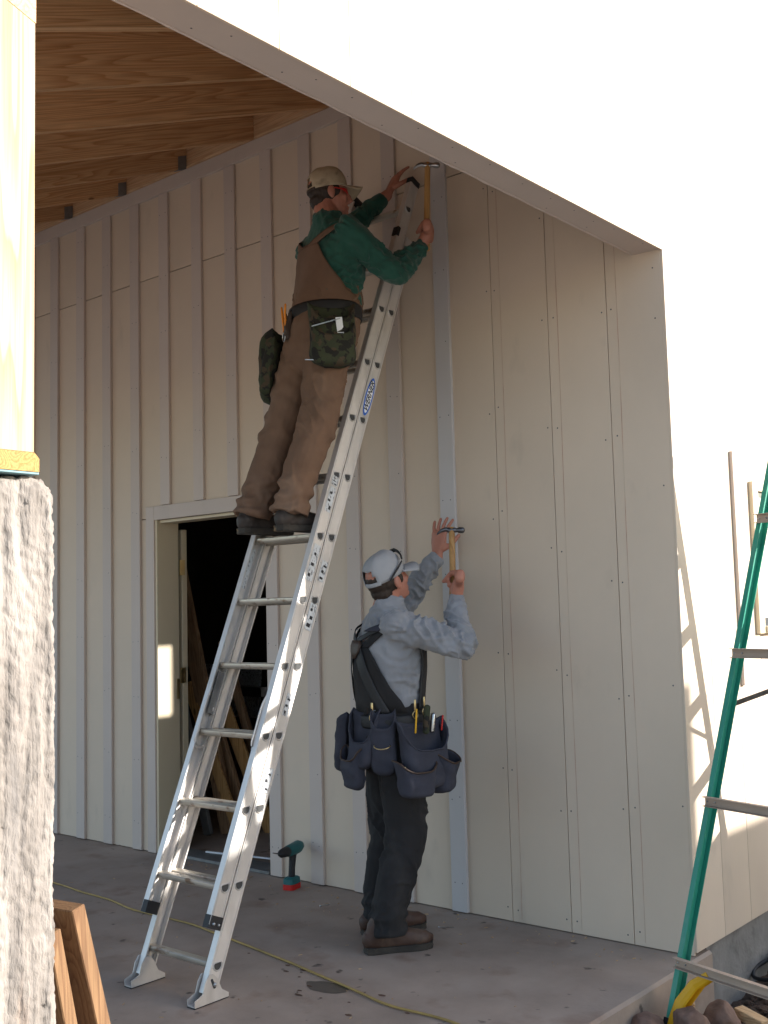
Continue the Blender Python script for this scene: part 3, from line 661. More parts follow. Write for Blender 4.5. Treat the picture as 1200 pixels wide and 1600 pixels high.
class Torso:
    """elliptical torso sections: (centre, half width, half depth) with frame F (front), Lf (left)"""
    def __init__(s, secs, F, Lf): s.secs = secs; s.F = F; s.Lf = Lf
    def at(s, t):
        t = max(0, min(len(s.secs)-1.0001, t)); i = int(t); k = t-i; a, b = s.secs[i], s.secs[i+1]
        return a[0].lerp(b[0], k), a[1]+(b[1]-a[1])*k, a[2]+(b[2]-a[2])*k
    def pt(s, t, ang, off=0):
        c, w_, d = s.at(t); a = math.radians(ang); return c+s.F*((d+off)*math.cos(a))+s.Lf*((w_+off)*math.sin(a))
    def loft(s, off=0, i0=0, i1=None):
        q_ = s.secs[i0:i1]; return tube([c for c, _, _ in q_], [(w_+off, d+off) for _, w_, d in q_], s.Lf, 28, sup=2.25)
    def patch(s, rows, off, n=14):
        v = []; f = []
        for t, a0, a1 in rows:
            for i in range(n+1): v.append(s.pt(t, a0+(a1-a0)*i/n, off))
        for j in range(len(rows)-1):
            for i in range(n): a = j*(n+1)+i; f.append([a, a+1, a+n+2, a+n+1])
        return v, f
    def strap(s, path, wdeg, off, n=4):
        pts = spline(path, 6); rows = [(t, a-wdeg/2, a+wdeg/2) for t, a in pts]; return s.patch(rows, off, n)
def folds(amp, freq, zst=.5, extra=None, dirs=()):
    def d(c, n):
        q_ = V((c.x*freq, c.y*freq, c.z*freq*zst)); wv = noise.noise(c*4.0)*1.2
        a = noise.noise(q_)
        q2 = V((c.x*freq*.9+wv, c.y*freq*.9+wv, c.z*freq*1.7*zst+c.x*6))
        rid = 1.5*max(0, 1-abs(noise.noise(q2*1.3))*3.0)**1.4-.25
        msk = max(0, min(1, .5+1.6*noise.noise(c*5.2+V((3, 7, 1)))))
        r = amp*(.8*a+.95*max(-.4, rid)*msk-.25)+amp*.35*noise.noise(c*freq*4)*(.4+msk)
        for (p, rr, fr_, am) in dirs:      # bunched folds round a joint
            k = max(0, 1-(c-p).length/rr); r += am*k*math.sin((c-p).length*fr_+3*noise.noise(c*11)+2*noise.noise(c*5))
        if extra: r += extra(c, n)
        return r
    return d
def pouch(name, top, out, up, wd, h, dep, m, parent, taper=.85, lean=0.0, flare=.0, slant=.22):
    o_ = V(out).normalized(); o_.z = 0; o_.normalize(); U = V(up).normalized(); S = U.cross(o_).normalized(); v = []; f = []; n = 28; R = 16; seed = V((wd*91, h*57, dep*33))
    for j in range(R+1):
        s = j/R; e = max(0, (s-.80)/.20); sc_ = (1-(1-taper)*s)*(1-.36*e**2.6) if j < R else .40; fl = 1+flare*(1-s)**2
        for i in range(n):
            a = 2*math.pi*i/n; x = math.copysign(abs(math.cos(a))**.55, math.cos(a)); y_ = math.sin(a); fr_ = max(0, y_); y_ = y_**.6*dep*.9 if y_ > 0 else y_*dep*.10
            sag = 1+.06*math.sin(math.pi*s)
            p = V(top)+S*(x*wd/2*sc_*fl)+o_*(y_*sc_*fl*sag+lean*s+dep*.10)-U*(h*s+slant*h*fr_*(1-s)-.012*math.cos(2*a)*(1-s))
            p += (o_*noise.noise(p*17+seed)+S*noise.noise(p*14+seed*2))*.010+o_*(noise.noise(p*45)*.004)
            v.append(p)
    for j in range(R):
        for i in range(n): f.append([j*n+i, j*n+(i+1) % n, (j+1)*n+(i+1) % n, (j+1)*n+i])
    f.append(list(range(R*n, (R+1)*n)))
    o = mesh_obj(name, v, f, m, parent, True); solid(o, .005, -1)
    return o
def rim_of(p, m, parent, n=28):
    vs = [q_.co.copy() for q_ in p.data.vertices[:n]]
    base = V((0, 0, 0)); q_ = p
    while q_ is not None: base += q_.location; q_ = q_.parent
    vs = [v+base for v in vs]; return MB().add(tube(vs+[vs[0]], [.0045]*(n+1), (0, 0, 1), 6)).build('pouch_binding', m, parent, True)
def hammer(name, end, head, axis, label, headm, claw_len=.055):
    end, head = V(end), V(head); T = (head-end).normalized(); h = thing(name, end, label, 'hammer')
    pts = [end, end+T*.05, end+T*.14, head-T*.08, head+T*.008]; A = V(axis); A = (A-T*A.dot(T)).normalized()
    MB().add(tube(spline([tuple(p) for p in pts], 3), [(.018, .013)]+[(.0185-.0005*i, .0135) for i in range(5)]+[(.0145, .0115)]*7, A, 12)).build('handle', 'handle', h, True)
    hp = MB(); B = T.cross(A)
    hp.add(tube([head+A*.012, head+A*.030, head+A*.034, head+A*.052], [.0105, .010, .0145, .0145], T, 14))
    hp.add(tube([head-A*.014, head+A*.014], [(.014, .012)]*2, T, 12))
    hd = hp.build('head', headm, h, True)
    for s in (-1, 1):
        cl = tube([head-A*.010+B*s*.004, head-A*.03+T*.004+B*s*.006, head-A*.05-T*.004+B*s*.008, head-A*(claw_len+.015)-T*.020+B*s*.009], [(.011, .005), (.009, .005), (.0065, .005), (.002, .004)], T, 8)
        MB().add(cl).build('claw', headm, hd, True)
    return h

# ---- man on the floor
def P2(a, b, z): return V((-1.18, -.53, 0))+F2*a+L2*b+V((0, 0, z))
F2, L2, U2 = basis((.53, .85, 0))
man2 = thing('person', (-1.18, -.53, 0), 'person standing on the slab in grey cap, grey sweatshirt and black overalls, raising a hammer', 'person', 'people nailing up the batten')
T2 = Torso([(P2(-.005, 0, z), w_, d) if not isinstance(z, tuple) else None for z, w_, d in ((.84, .165, .135), (.94, .168, .140), (1.03, .160, .138), (1.12, .165, .143), (1.22, .176, .150), (1.32, .190, .145), (1.40, .186, .122), (1.455, .125, .092), (1.50, .078, .078))], F2, L2)
rs, re, rw = P2(.0, -.175, 1.405), P2(.240, -.27, 1.325), P2(.295, -.10, 1.530)
ls, le, lw = P2(.0, .175, 1.415), P2(.17, .275, 1.52), P2(.315, .19, 1.745)
rh, rk, ra = P2(.0, -.09, .89), P2(.01, -.118, .47), P2(-.105, -.135, .105)
lh, lk_, la = P2(.0, .09, .89), P2(.01, .118, .47), P2(-.05, .13, .105)
Fh, Lh, Uh = basis((.20, .97, .42), (0, 0, 1)); Mh2 = mat4(Fh, Lh, Uh, P2(-.005, .0, 1.627))
hamdir2 = (V((-1.005, -.262, 1.858))-V((-.966, -.318, 1.60))).normalized()
Yh = hamdir2; Zp = -CR; Zp = (Zp-Yh*Zp.dot(Yh)).normalized(); Xh = Zp.cross(Yh)
def limb(pts, rads, ref): return tube(spline([tuple(p)+(r,) for p, r in zip(pts, rads)], 5) and [q_[:3] for q_ in spline([tuple(p)+(r,) for p, r in zip(pts, rads)], 5)], [q_[3] for q_ in spline([tuple(p)+(r,) for p, r in zip(pts, rads)], 5)], ref, 18)
body = head_parts(Mh2) + [tube([P2(-.02, 0, 1.44), P2(-.025, 0, 1.50), Mh2 @ V((-.03, 0, -.07))], [.062, .057, .056], F2, 16), T2.loft(-.02)]
for a, b, c in ((rs, re, rw), (ls, le, lw)): body.append(limb([a, a.lerp(b, .5), b, b.lerp(c, .5), c], [.052, .047, .042, .040, .029], F2))
for a, b, c in ((rh, rk, ra), (lh, lk_, la)): body.append(limb([a, a.lerp(b, .5), b, b.lerp(c, .4), c], [.085, .075, .058, .056, .038], F2))
hc = V((-.966, -.318, 1.60)); ho_ = hc-Xh*.098-Zp*.024
body += hand_parts(ho_, Xh, Yh, Zp, (1.15, 1.35, .8), sc=1.1)+[tube([rw, rw.lerp(ho_+Xh*.04, .6), ho_+Xh*.05], [.029, .03, .026], F2, 12)]
Xl = V((.12, .10, 1)).normalized(); Zl = (V((0, 1, 0))-Xl*Xl.y).normalized(); Yl = Zl.cross(Xl)
body += hand_parts(lw+Xl*.02, Xl, Yl, Zl, (.12, .18, .12), .22, (.55, .75), 1.06)
remeshed('body', body, .0048, 'skin', man2, None, 2)
shirt = [T2.loft(.004, 1)]
for a, b, c in ((rs, re, rw), (ls, le, lw)):
    shirt.append(limb([a-(b-a)*.15, a, a.lerp(b, .5), b, b.lerp(c, .45), c.lerp(b, .06)], [.076, .079, .070, .064, .057, .047], F2))
    shirt.append(tube([c.lerp(b, .20), c.lerp(b, .05)], [.052, .047], F2, 14, dome=False))
shirt.append(tube([P2(-.02, 0, 1.44), P2(-.022, 0, 1.485), P2(-.024, 0, 1.512)], [(.088, .088), (.078, .078), (.074, .074)], L2, 18, dome=False))
for e_ in (re, le): shirt.append(ellipsoid(e_, (.060, .060, .060)))
remeshed('sweatshirt', shirt, .0065, 'grey_shirt', man2, folds(.013, 12, .8, None, [(re, .16, 150, .006), (le, .16, 150, .006), (rs-V((0, 0, .06)), .17, 120, .006), (T2.at(2.2)[0], .25, 110, .004), (rw, .13, 190, .005), (lw, .13, 190, .005)]), 3)
tr = [T2.loft(.018, 0, 3)]
for a, b, c, s in ((rh, rk, ra, -1), (lh, lk_, la, 1)):
    e = c.lerp(b, .22); tr.append(limb([a, a.lerp(b, .45), b, b.lerp(e, .55), e], [.112, .105, .092, .086, .080], F2)); tr.append(tube([c.lerp(b, .35), c.lerp(b, .12)+F2*.004, c+F2*.012-V((0, 0, .03))], [.080, .083, .087], F2, 18, dome=False))
def hemfold(c, n):
    k = max(0, 1-abs(c.z-.14)/.12); return .006*k*math.sin(c.z*95+3*noise.noise(c*9))
remeshed('overalls', tr, .0065, 'black_canvas', man2, folds(.010, 10, .5, hemfold, [(rk, .2, 100, .006), (lk_, .2, 100, .006), (rh, .2, 90, .006)]), 3)
bib = mesh_obj('overall_back', *T2.patch([(2.0, 80, 278), (2.6, 92, 266), (3.2, 112, 250), (3.9, 130, 236), (4.6, 144, 222), (5.0, 152, 212)], .017, 20), 'black_canvas', man2, True); solid(bib, .004)
for path, wd in (([(5.0, 205), (5.6, 222), (6.1, 240), (6.55, 265), (6.5, 300), (6.0, 325)], 18), ([(5.0, 158), (5.6, 140), (6.1, 122), (6.55, 95), (6.5, 60)], 18)):
    s_ = mesh_obj('overall_strap', *T2.strap(path, wd, .018), 'black_canvas', man2, True); solid(s_, .004)
for path in ([(2.0, 240), (3.0, 222), (4.2, 203), (5.2, 186), (6.0, 150), (6.5, 115), (6.55, 85)], [(2.0, 128), (3.0, 148), (4.2, 165), (5.2, 182), (6.0, 225), (6.45, 250), (6.6, 282), (6.0, 308), (5, 315), (3.6, 312), (2.1, 308)]):
    s_ = mesh_obj('suspender', *T2.strap(path, 18, .026), 'black', man2, True); solid(s_, .003)
pd = mesh_obj('shoulder_pad', *T2.strap([(5.9, 215), (6.3, 240), (6.62, 262), (6.6, 285)], 26, .029), 'navy', man2, True); solid(pd, .009)
ypatch = mesh_obj('leather_yoke', *T2.patch([(4.5, 180, 190), (4.8, 172, 198), (5.1, 168, 202), (5.4, 172, 198)], .031, 6), 'leather', man2, True); solid(ypatch, .004)
hair(man2, Mh2)
c2, Mc2 = cap(man2, Mh2, 'grey_cap', 'grey_cap', tilt=-.05)
boot(man2, (-1.168, -.768), (-.997, -.512), 0, 'brown_boot', P2(-.105, -.135, .15)); boot(man2, (-1.353, -.575), (-1.203, -.297), 0, 'brown_boot', P2(-.05, .13, .15))
for s in (-1, 1):
    MB().add(xf(ellipsoid((.060, s*.031, -.006), (.0105, .0105, .0105), nu=10, nv=8), Mh2)).build('eye', 'white', man2, True)
# sunglasses pushed up on the cap
sg = thing('sunglasses', Mc2 @ V((.05, 0, .09)), 'black wraparound sunglasses resting on the crown of the grey cap', 'sunglasses')
fr_ = [Mc2 @ V((.062+.045*math.cos(a)-.02*abs(math.sin(a)), .093*math.sin(a), .062+.028*math.cos(a)-.012*abs(math.sin(a)))) for a in [x*.14 for x in range(-12, 13)]]
MB().add(tube(fr_[4:-4], [(.010, .004)]*17, Mc2.to_3x3() @ V((0, 0, 1)), 8)).build('lens_bar', 'black', sg, True)
for s in (-1, 1):
    MB().add(tube([Mc2 @ V((.055, s*.088, .052)), Mc2 @ V((.02, s*.094, .036)), Mc2 @ V((-.02, s*.094, .018)), Mc2 @ V((-.045, s*.088, .002))], [(.005, .003)]*4, Mc2.to_3x3() @ V((0, 0, 1)), 6)).build('temple', 'black', sg, True)
# tool belt
tb = MB(); ring_ = [T2.pt(1.55, a, .026) for a in range(0, 360, 12)]
tb.add(tube(ring_+[ring_[0], ring_[1]], [(.030, .005)]*32, (0, 0, 1), 8)); belt2 = tb.build('tool_belt', 'black', man2, True)
def pdir(T, t, ang): 
    a = T.pt(t, ang, .03); c = T.at(t)[0]; return a, (a-c).normalized()
a_, o_ = pdir(T2, 1.55, 292); rim_of(pouch('pouch', a_, o_, (0, 0, 1), .24, .29, .085, 'navy', belt2, .9, .03, .10, .38), 'navy', belt2)
a_, o_ = pdir(T2, .15, 272); rim_of(pouch('pouch', a_+V((0, 0, -.03))+o_*.04, o_+F2*.3, (0, 0, 1), .18, .155, .085, 'navy', belt2, .92, .01, .10, .2), 'leather', belt2)
a_, o_ = pdir(T2, .1, 316); rim_of(pouch('pouch', a_+V((0, 0, -.01))+o_*.045, o_+F2*.2, (0, 0, 1), .14, .17, .09, 'navy', belt2, .85, .0, .15, .15), 'leather', belt2)
a_, o_ = pdir(T2, 1.5, 205); rim_of(pouch('pouch', a_+V((0, 0, .05))-o_*.02, o_, (0, 0, 1), .16, .25, .065, 'navy', belt2, .9, .03, .0, .5), 'navy', belt2)
a_, o_ = pdir(T2, .7, 195); rim_of(pouch('pouch', a_+V((0, 0, -.04))+o_*.02, o_, (0, 0, 1), .13, .18, .06, 'navy', belt2, .9, .0, .08, .2), 'leather', belt2)
a_, o_ = pdir(T2, 1.3, 150); pouch('pouch', a_+V((0, 0, .05)), o_, (0, 0, 1), .2, .27, .075, 'navy', belt2, .85, .03, .05)
hl, ho = pdir(T2, 1.55, 238); 
hp_ = pouch('hammer_holder', hl+V((0, 0, .05)), ho, (0, 0, 1), .115, .28, .040, 'navy', belt2, .95)
for ang, dz, rr in ((238, -.09, .036), (264, -.17, .034)):
    c, o_ = pdir(T2, 1.5, ang); c = c+o_*.05+V((0, 0, dz)); S = V((0, 0, 1)).cross(o_).normalized()
    MB().add(tube([c+S*(rr*math.cos(t))+o_*(rr*.8*abs(math.sin(t)))-V((0, 0, rr*.35*abs(math.sin(t)))) for t in [math.pi*k/10 for k in range(11)]], [.0028]*11, (0, 0, 1), 6)).build('steel_loop', 'brass', belt2, True)
for ang, t0 in ((286, 2.1), (305, 2.2), (222, 2.0)):
    c, o_ = pdir(T2, t0, ang); S = V((0, 0, 1)).cross(o_).normalized(); c = c+o_*.012
    MB().add(tube([c+S*(.014*math.cos(t))+V((0, 0, .016*math.sin(t)-.02)) for t in [6.2832*k/12 for k in range(13)]], [.0025]*13, o_, 6)).build('snap_ring', 'brass', belt2, True)
    MB().add(tube([c+V((0, 0, .0)), c+V((0, 0, .045))], [(.006, .004)]*2, S, 6)).build('snap_hook', 'brass', belt2, True)
a_, o_ = pdir(T2, 1.75, 292); S = V((0, 0, 1)).cross(o_).normalized()
for k, (s, h, m_, r) in enumerate(((-.06, .05, 'yellow', .004), (.0, .055, 'camo', .015), (.035, .02, 'steel', .012), (.09, .012, 'red', .004))):
    c = a_+S*s+o_*.06+V((0, 0, -.06)); MB().add(tube([c, c+V((0, 0, .05+h))+S*.01], [r, r], S, 8)).build('pocket_tool', m_, belt2, True)
hammer('claw_hammer', V((-.966, -.318, 1.60))-hamdir2*.06, (-1.005, -.262, 1.858), CR+V((0, 0, -.05)), 'wooden handled claw hammer held up by the person standing on the slab', 'darksteel')

# ---- man on the ladder
F1, L1, U1 = basis((.25, .97, 0))
def P1(a, b, z): return V((-1.47, -.95, 0))+F1*a+L1*b+V((0, 0, z))
man1 = thing('person', (-1.47, -.93, 1.847), 'person on the ladder in tan cap, green sweatshirt and brown canvas overalls, nailing overhead', 'person', 'people nailing up the batten')
T1 = Torso([(P1(a, 0, z), w_, d) for a, z, w_, d in ((.225, 2.70, .168, .140), (.245, 2.80, .172, .142), (.272, 2.89, .165, .136), (.292, 2.98, .165, .136), (.315, 3.09, .176, .140), (.325, 3.20, .190, .135), (.318, 3.27, .184, .112), (.305, 3.325, .120, .086), (.298, 3.368, .074, .074))], F1, L1)
rs, re, rw = P1(.325, -.172, 3.25), P1(.50, -.255, 3.07), P1(.70, -.205, 3.250)
ls, le, lw = P1(.325, .172, 3.275), P1(.60, .245, 3.47), P1(.785, .17, 3.655)
rh, rk, ra = P1(.235, -.09, 2.76), P1(.155, -.105, 2.36), P1(.0, -.078, 1.93)
lh, lk_, la = P1(.225, .09, 2.76), P1(.095, .115, 2.37), P1(-.08, .123, 1.93)
Fh, Lh, Uh = basis((.58, .81, .05)); Mh1 = mat4(Fh, Lh, Uh, P1(.322, .015, 3.512)) @ Matrix.Scale(.96, 4)
hamdir1 = (V((-1.085, -.259, 3.68))-V((-1.096, -.270, 3.325))).normalized()
Yh = hamdir1; Zp = (-CR+_f*.2); Zp = (Zp-Yh*Zp.dot(Yh)).normalized(); Xh = Zp.cross(Yh)
body = head_parts(Mh1) + [tube([P1(.298, 0, 3.32), P1(.300, 0, 3.39), Mh1 @ V((-.03, 0, -.07))], [.062, .057, .056], F1, 16), T1.loft(-.02)]
for a, b, c in ((rs, re, rw), (ls, le, lw)): body.append(limb([a, a.lerp(b, .5), b, b.lerp(c, .5), c], [.052, .047, .042, .040, .029], F1))
for a, b, c in ((rh, rk, ra), (lh, lk_, la)): body.append(limb([a, a.lerp(b, .5), b, b.lerp(c, .4), c], [.085, .075, .058, .056, .038], F1))
hc = V((-1.097, -.272, 3.325)); ho_ = hc-Xh*.098-Zp*.024
body += hand_parts(ho_, Xh, Yh, Zp, (1.15, 1.35, .8), sc=1.1)+[tube([rw, rw.lerp(ho_+Xh*.04, .6), ho_+Xh*.05], [.029, .03, .026], F1, 12)]
Xl = (P1(.905, .15, 3.88)-lw).normalized(); Zl = V((.35, 1, -.2)); Zl = (Zl-Xl*Zl.dot(Xl)).normalized(); Yl = Zl.cross(Xl)
body += hand_parts(lw+Xl*.03, Xl, Yl, Zl, (.15, .2, .15), .12, (.6, .55))
remeshed('body', body, .0048, 'skin', man1, None, 2)
shirt = [T1.loft(.004, 2)]
for a, b, c, cut in ((rs, re, rw, .07), (ls, le, lw, .18)):
    e = c.lerp(b, cut)
    shirt.append(limb([a-(b-a)*.15, a, a.lerp(b, .5), b, b.lerp(e, .45), e], [.070, .072, .066, .062, .056, .046], F1))
shirt.append(tube([P1(.300, 0, 3.31), P1(.298, 0, 3.352), P1(.297, 0, 3.372)], [(.086, .086), (.074, .074), (.069, .069)], L1, 18, dome=False))
for e_ in (re, le): shirt.append(ellipsoid(e_, (.060, .060, .060)))
remeshed('sweatshirt', shirt, .0065, 'green_shirt', man1, folds(.012, 12, .8, None, [(re, .16, 150, .006), (le, .16, 150, .006), (rs-V((0, 0, .06)), .17, 120, .006), (T1.at(3.2)[0], .25, 110, .004)]), 3)
tr = [T1.loft(.016, 0, 4)]
for a, b, c in ((rh, rk, ra), (lh, lk_, la)):
    e = c.lerp(b, .22); tr.append(limb([a, a.lerp(b, .45), b, b.lerp(e, .55), e], [.112, .102, .088, .084, .082], F1)); tr.append(tube([c.lerp(b, .35), c.lerp(b, .15)+F1*.004, c+F1*.01], [.080, .083, .088], F1, 18, dome=False))
def hem1(c, n):
    k = max(0, 1-abs(c.z-2.00)/.14); return .007*k*math.sin(c.z*85+3*noise.noise(c*9))
remeshed('overalls', tr, .0065, 'brown_canvas', man1, folds(.009, 9, .45, hem1, [(rk, .22, 75, .007), (lk_, .22, 75, .007), (P1(.2, 0, 2.68), .22, 70, .006), (ra, .2, 90, .007), (la, .2, 90, .007)]), 3)
bib = mesh_obj('overall_back', *T1.patch([(1.9, 40, 320), (2.4, 50, 308), (2.75, 72, 286), (3.0, 95, 264), (3.4, 112, 250), (3.9, 130, 232), (4.5, 148, 216), (5.0, 156, 207), (5.3, 160, 202)], .022, 24), 'brown_canvas', man1, True); solid(bib, .004)
for path in ([(5.2, 194), (5.6, 208), (6.1, 228), (6.5, 250), (6.62, 275), (6.4, 310)], [(5.2, 168), (5.6, 154), (6.1, 134), (6.5, 112), (6.62, 85), (6.4, 55)]):
    s_ = mesh_obj('overall_strap', *T1.strap(path, 19, .023), 'brown_canvas', man1, True); solid(s_, .004)
hair(man1, Mh1)
c1, Mc1 = cap(man1, Mh1, 'tan_cap', 'leather', tilt=-.12)
for s in (-1, 1):
    MB().add(xf(ellipsoid((.060, s*.031, -.006), (.0105, .0105, .0105), nu=10, nv=8), Mh1)).build('eye', 'white', man1, True)
gl = [Mh1 @ V((.094*math.cos(a)-.002, .079*math.sin(a), .004)) for a in [x*.16 for x in range(-9, 10)]]
MB().add(tube(gl, [(.009 if abs(i-9) < 6 else .003, .0025) for i in range(19)], Uh, 8)).build('safety_glasses', 'red', man1, True)
boot(man1, tuple(P1(-.055, -.085, 0)[:2]), tuple(P1(.225, -.065, 0)[:2]), 1.849, 'dark_boot', P1(.005, -.078, 2.00)); boot(man1, tuple(P1(-.135, .12, 0)[:2]), tuple(P1(.145, .135, 0)[:2]), 1.849, 'dark_boot', P1(-.075, .123, 2.00))
tb = MB(); ring_ = [T1.pt(2.0, a, .028)+V((0, 0, .0)) for a in range(0, 360, 12)]
tb.add(tube(ring_+[ring_[0], ring_[1]], [(.036, .006)]*32, (0, 0, 1), 8)); belt1 = tb.build('tool_belt', 'black', man1, True)
a_, o_ = pdir(T1, 1.9, 243); R_ = o_
pk = pouch('pouch', a_+V((0, 0, .01))+o_*.0, o_, (0, 0, 1), .215, .30, .075, 'camo', belt1, .98, .02)
a_, o_ = pdir(T1, 1.5, 243); pk2 = pouch('pouch', a_+V((0, 0, -.06))+o_*.06, o_, (0, 0, 1), .20, .20, .05, 'camo', belt1, .95, .02)
S = V((0, 0, 1)).cross(R_).normalized()
MB().add(beam(a_+o_*.075+S*.03+V((0, 0, -.03)), a_+o_*.075+S*.04+V((0, 0, -.13)), .03, .006, S)).build('knife', 'white', belt1)
MB().add(beam(a_+o_*.112+S*.03+V((0, 0, -.045)), a_+o_*.112-S*.10+V((0, 0, -.085)), .005, .003, (0, 0, 1))).build('steel_clip', 'steel', belt1)
MB().add(beam(a_+o_*.118-S*.01+V((0, 0, -.21)), a_+o_*.118-S*.07+V((0, 0, -.225)), .022, .002, (0, 0, 1))).build('red_patch', 'red', belt1)
MB().add(tube([a_+o_*.10-S*.08+V((0, 0, -.235)), a_+o_*.10-S*.13+V((0, 0, -.235))], [.003, .003], (0, 0, 1), 6)).build('nail_set', 'steel', belt1)
a_, o_ = pdir(T1, 1.3, 118); pouch('pouch', a_+V((0, 0, .0)), o_, (0, 0, 1), .25, .34, .12, 'camo', belt1, .8, .04)
a_, o_ = pdir(T1, 1.2, 138); pouch('pouch', a_+V((0, 0, -.04))+o_*.015, o_, (0, 0, 1), .15, .26, .075, 'camo', belt1, .8, .05)
a_, o_ = pdir(T1, 1.75, 168); S = V((0, 0, 1)).cross(o_).normalized()
pouch('plier_holder', a_+V((0, 0, .02)), o_, (0, 0, 1), .07, .13, .03, 'leather', belt1, .9)
for s in (-.018, .014): MB().add(tube([a_+o_*.025+S*s+V((0, 0, -.06)), a_+o_*.03+S*s*1.3+V((0, 0, .02)), a_+o_*.03+S*s*2+V((0, 0, .06))], [.006, .006, .005], o_, 8)).build('plier_handle', 'orange', belt1, True)
MB().add(tube([a_+o_*.04+S*(.02*math.cos(t)+.03)+V((0, 0, -.10+.02*math.sin(t))) for t in [6.2832*k/12 for k in range(13)]], [.003]*13, o_, 6)).build('steel_ring', 'steel', belt1, True)
hammer('claw_hammer', V((-1.096, -.270, 3.325))-hamdir1*.075, (-1.085, -.259, 3.68), CR+V((0, 0, -.08)), 'wooden handled claw hammer swung by the person on the ladder', 'steel')

# ------------------------------------------------------------------ stepladder
GH = V((.956, -.29, 0)).normalized(); GN = V((.20, .98, 0)).normalized()
SF = V((.095, -.50, -.12)); ST = V((.385, .235, 2.27)); WF, WT = .62, .36
FF = V((.41, .90, -.28)); FT = ST+GN*.06
sl = thing('stepladder', (SF+FF)/2, 'green fibreglass stepladder with yellow feet standing on the dirt by the corner', 'ladder')
def cch(wd, fl, t, s): return [(0, 0), (wd, 0), (wd, s*fl), (wd-t, s*fl), (wd-t, s*t), (t, s*t), (t, s*fl), (0, s*fl)]
def rail_s(p0, p1, s, ref):
    A, B = frame(p1-p0, ref); sg = s if B.dot(GH) > 0 else -s
    return MB().add(prism(cch(.056, .022, .004, sg), p0, p1, ref)).build('rail', 'fibre', sl)
SR, SRT = SF+GH*WF, ST+GH*WT; FR, FRT = FF+GH*(WF+.03), FT+GH*WT
for a, b, s in ((SF, ST, 1), (SR, SRT, -1)): rail_s(a, b, s, GN)
for a, b, s in ((FF, FT, 1), (FR, FRT, -1)): rail_s(a, b, s, -GN)
def at_z(a, b, z): k = (z-a.z)/(b.z-a.z); return a.lerp(b, k)
for z in (.115, .70, 1.275, 1.83):          # flat braces of the near section
    a, b = at_z(SF, ST, z), at_z(SR, SRT, z); a, b = a-GN*.004+GH*.003, b-GN*.004-GH*.003
    br = MB().add(prism([(-.019, 0), (.019, 0), (.019, .022), (.016, .022), (.016, .003), (-.016, .003), (-.016, .022), (-.019, .022)], a, b, (0, 0, 1))).build('brace', 'step', sl)
    for e in (a+GH*.012, a+GH*.05, b-GH*.02): MB().add(tube([e-GN*.001, e-GN*.005], [.005, .004], GH, 8)).build('rivet', 'steel', br, True)
for i in range(7):                           # treads of the far section
    z = .03+.305*i; a, b = at_z(FF, FT, z), at_z(FR, FRT, z)
    MB().add(beam(a-GN*.035, b-GN*.035, .03, .085, (0, 0, 1))).build('tread', 'step', sl)
cp = MB().add(beam(ST+GH*.012+GN*.03+V((0, 0, .02)), SRT+GH*.03+GN*.03+V((0, 0, .02)), .05, .16, (0, 0, 1))).build('top_cap', 'orange', sl)
for a, b, a2, b2 in ((SF, ST, FF, FT), (SR, SRT, FR, FRT)):   # spreader bars
    p, q_ = at_z(a, b, 1.06)+GN*.03, at_z(a2, b2, 1.06)-GN*.03; m_ = (p+q_)/2+V((0, 0, .05))
    MB().add(beam(p, m_, .02, .004, (0, 0, 1))).build('spreader', 'darksteel', sl); MB().add(beam(m_, q_, .02, .004, (0, 0, 1))).build('spreader', 'darksteel', sl)
for a, b, s in ((SF, ST, 1), (SR, SRT, -1), (FF, FT, 1), (FR, FRT, -1)):
    near = a is SF or a is SR; gn = GN if near else -GN
    z0 = a.z; p0 = at_z(a, b, z0+.0); zb = .10 if near else .03
    pt = [at_z(a, b, zb)+GH*s*.16, at_z(a, b, zb-.045)+GH*s*.10, at_z(a, b, zb-.12)+GH*s*.052, at_z(a, b, z0+.02)+GH*s*.032, at_z(a, b, z0-.005)+GH*s*.03]
    fb = MB(); 
    for dn in (-.002, .05): fb.add(tube([p_+gn*dn for p_ in pt], [(.004, .017), (.004, .020), (.004, .022), (.004, .02), (.004, .02)], gn, 8, dome=False))
    for i in range(4): fb.add(beam(pt[i]+gn*.026, pt[i+1]+gn*.026, .054, .005, gn))
    fb.build('knee_brace', 'yellow', sl)
    MB().add(beam(at_z(a, b, z0-.012)+gn*.034+GH*s*.014, at_z(a, b, z0+.03)+gn*.034+GH*s*.014, .078, .036, gn)).build('foot', 'black', sl)

# ------------------------------------------------------------------ cordless drill
D0 = V((-2.235, -.15, 0)); dr = thing('cordless_drill', D0, 'teal cordless drill standing on its red battery by the wall', 'drill')
DF = V((.22, -.97, .0)).normalized(); DS = V((-DF.y, DF.x, 0)); Z1 = V((0, 0, 1))
MB().add(tube([D0+Z1*.002-DF*.0, D0+Z1*.03], [(.050, .036)]*2, DF, 16, dome=False, sup=4)).build('battery', 'red', dr)
MB().add(tube([D0+Z1*.031, D0+Z1*.058, D0+Z1*.066], [(.050, .036), (.048, .034), (.032, .024)], DF, 16, dome=False, sup=3.5)).build('battery_mount', 'teal', dr)
MB().add(tube([D0+Z1*.06, D0+Z1*.11-DF*.004, D0+Z1*.16-DF*.012, D0+Z1*.195-DF*.016], [(.021, .017), (.020, .017), (.023, .018), (.028, .022)], DF, 14)).build('handle', 'black', dr, True)
Cb = D0+Z1*.205-DF*.02
MB().add(tube([Cb-DF*.07+Z1*.006, Cb-DF*.05+Z1*.005, Cb, Cb+DF*.055], [(.026, .025), (.034, .032), (.034, .032), (.030, .029)], Z1, 16)).build('motor_housing', 'teal', dr, True)
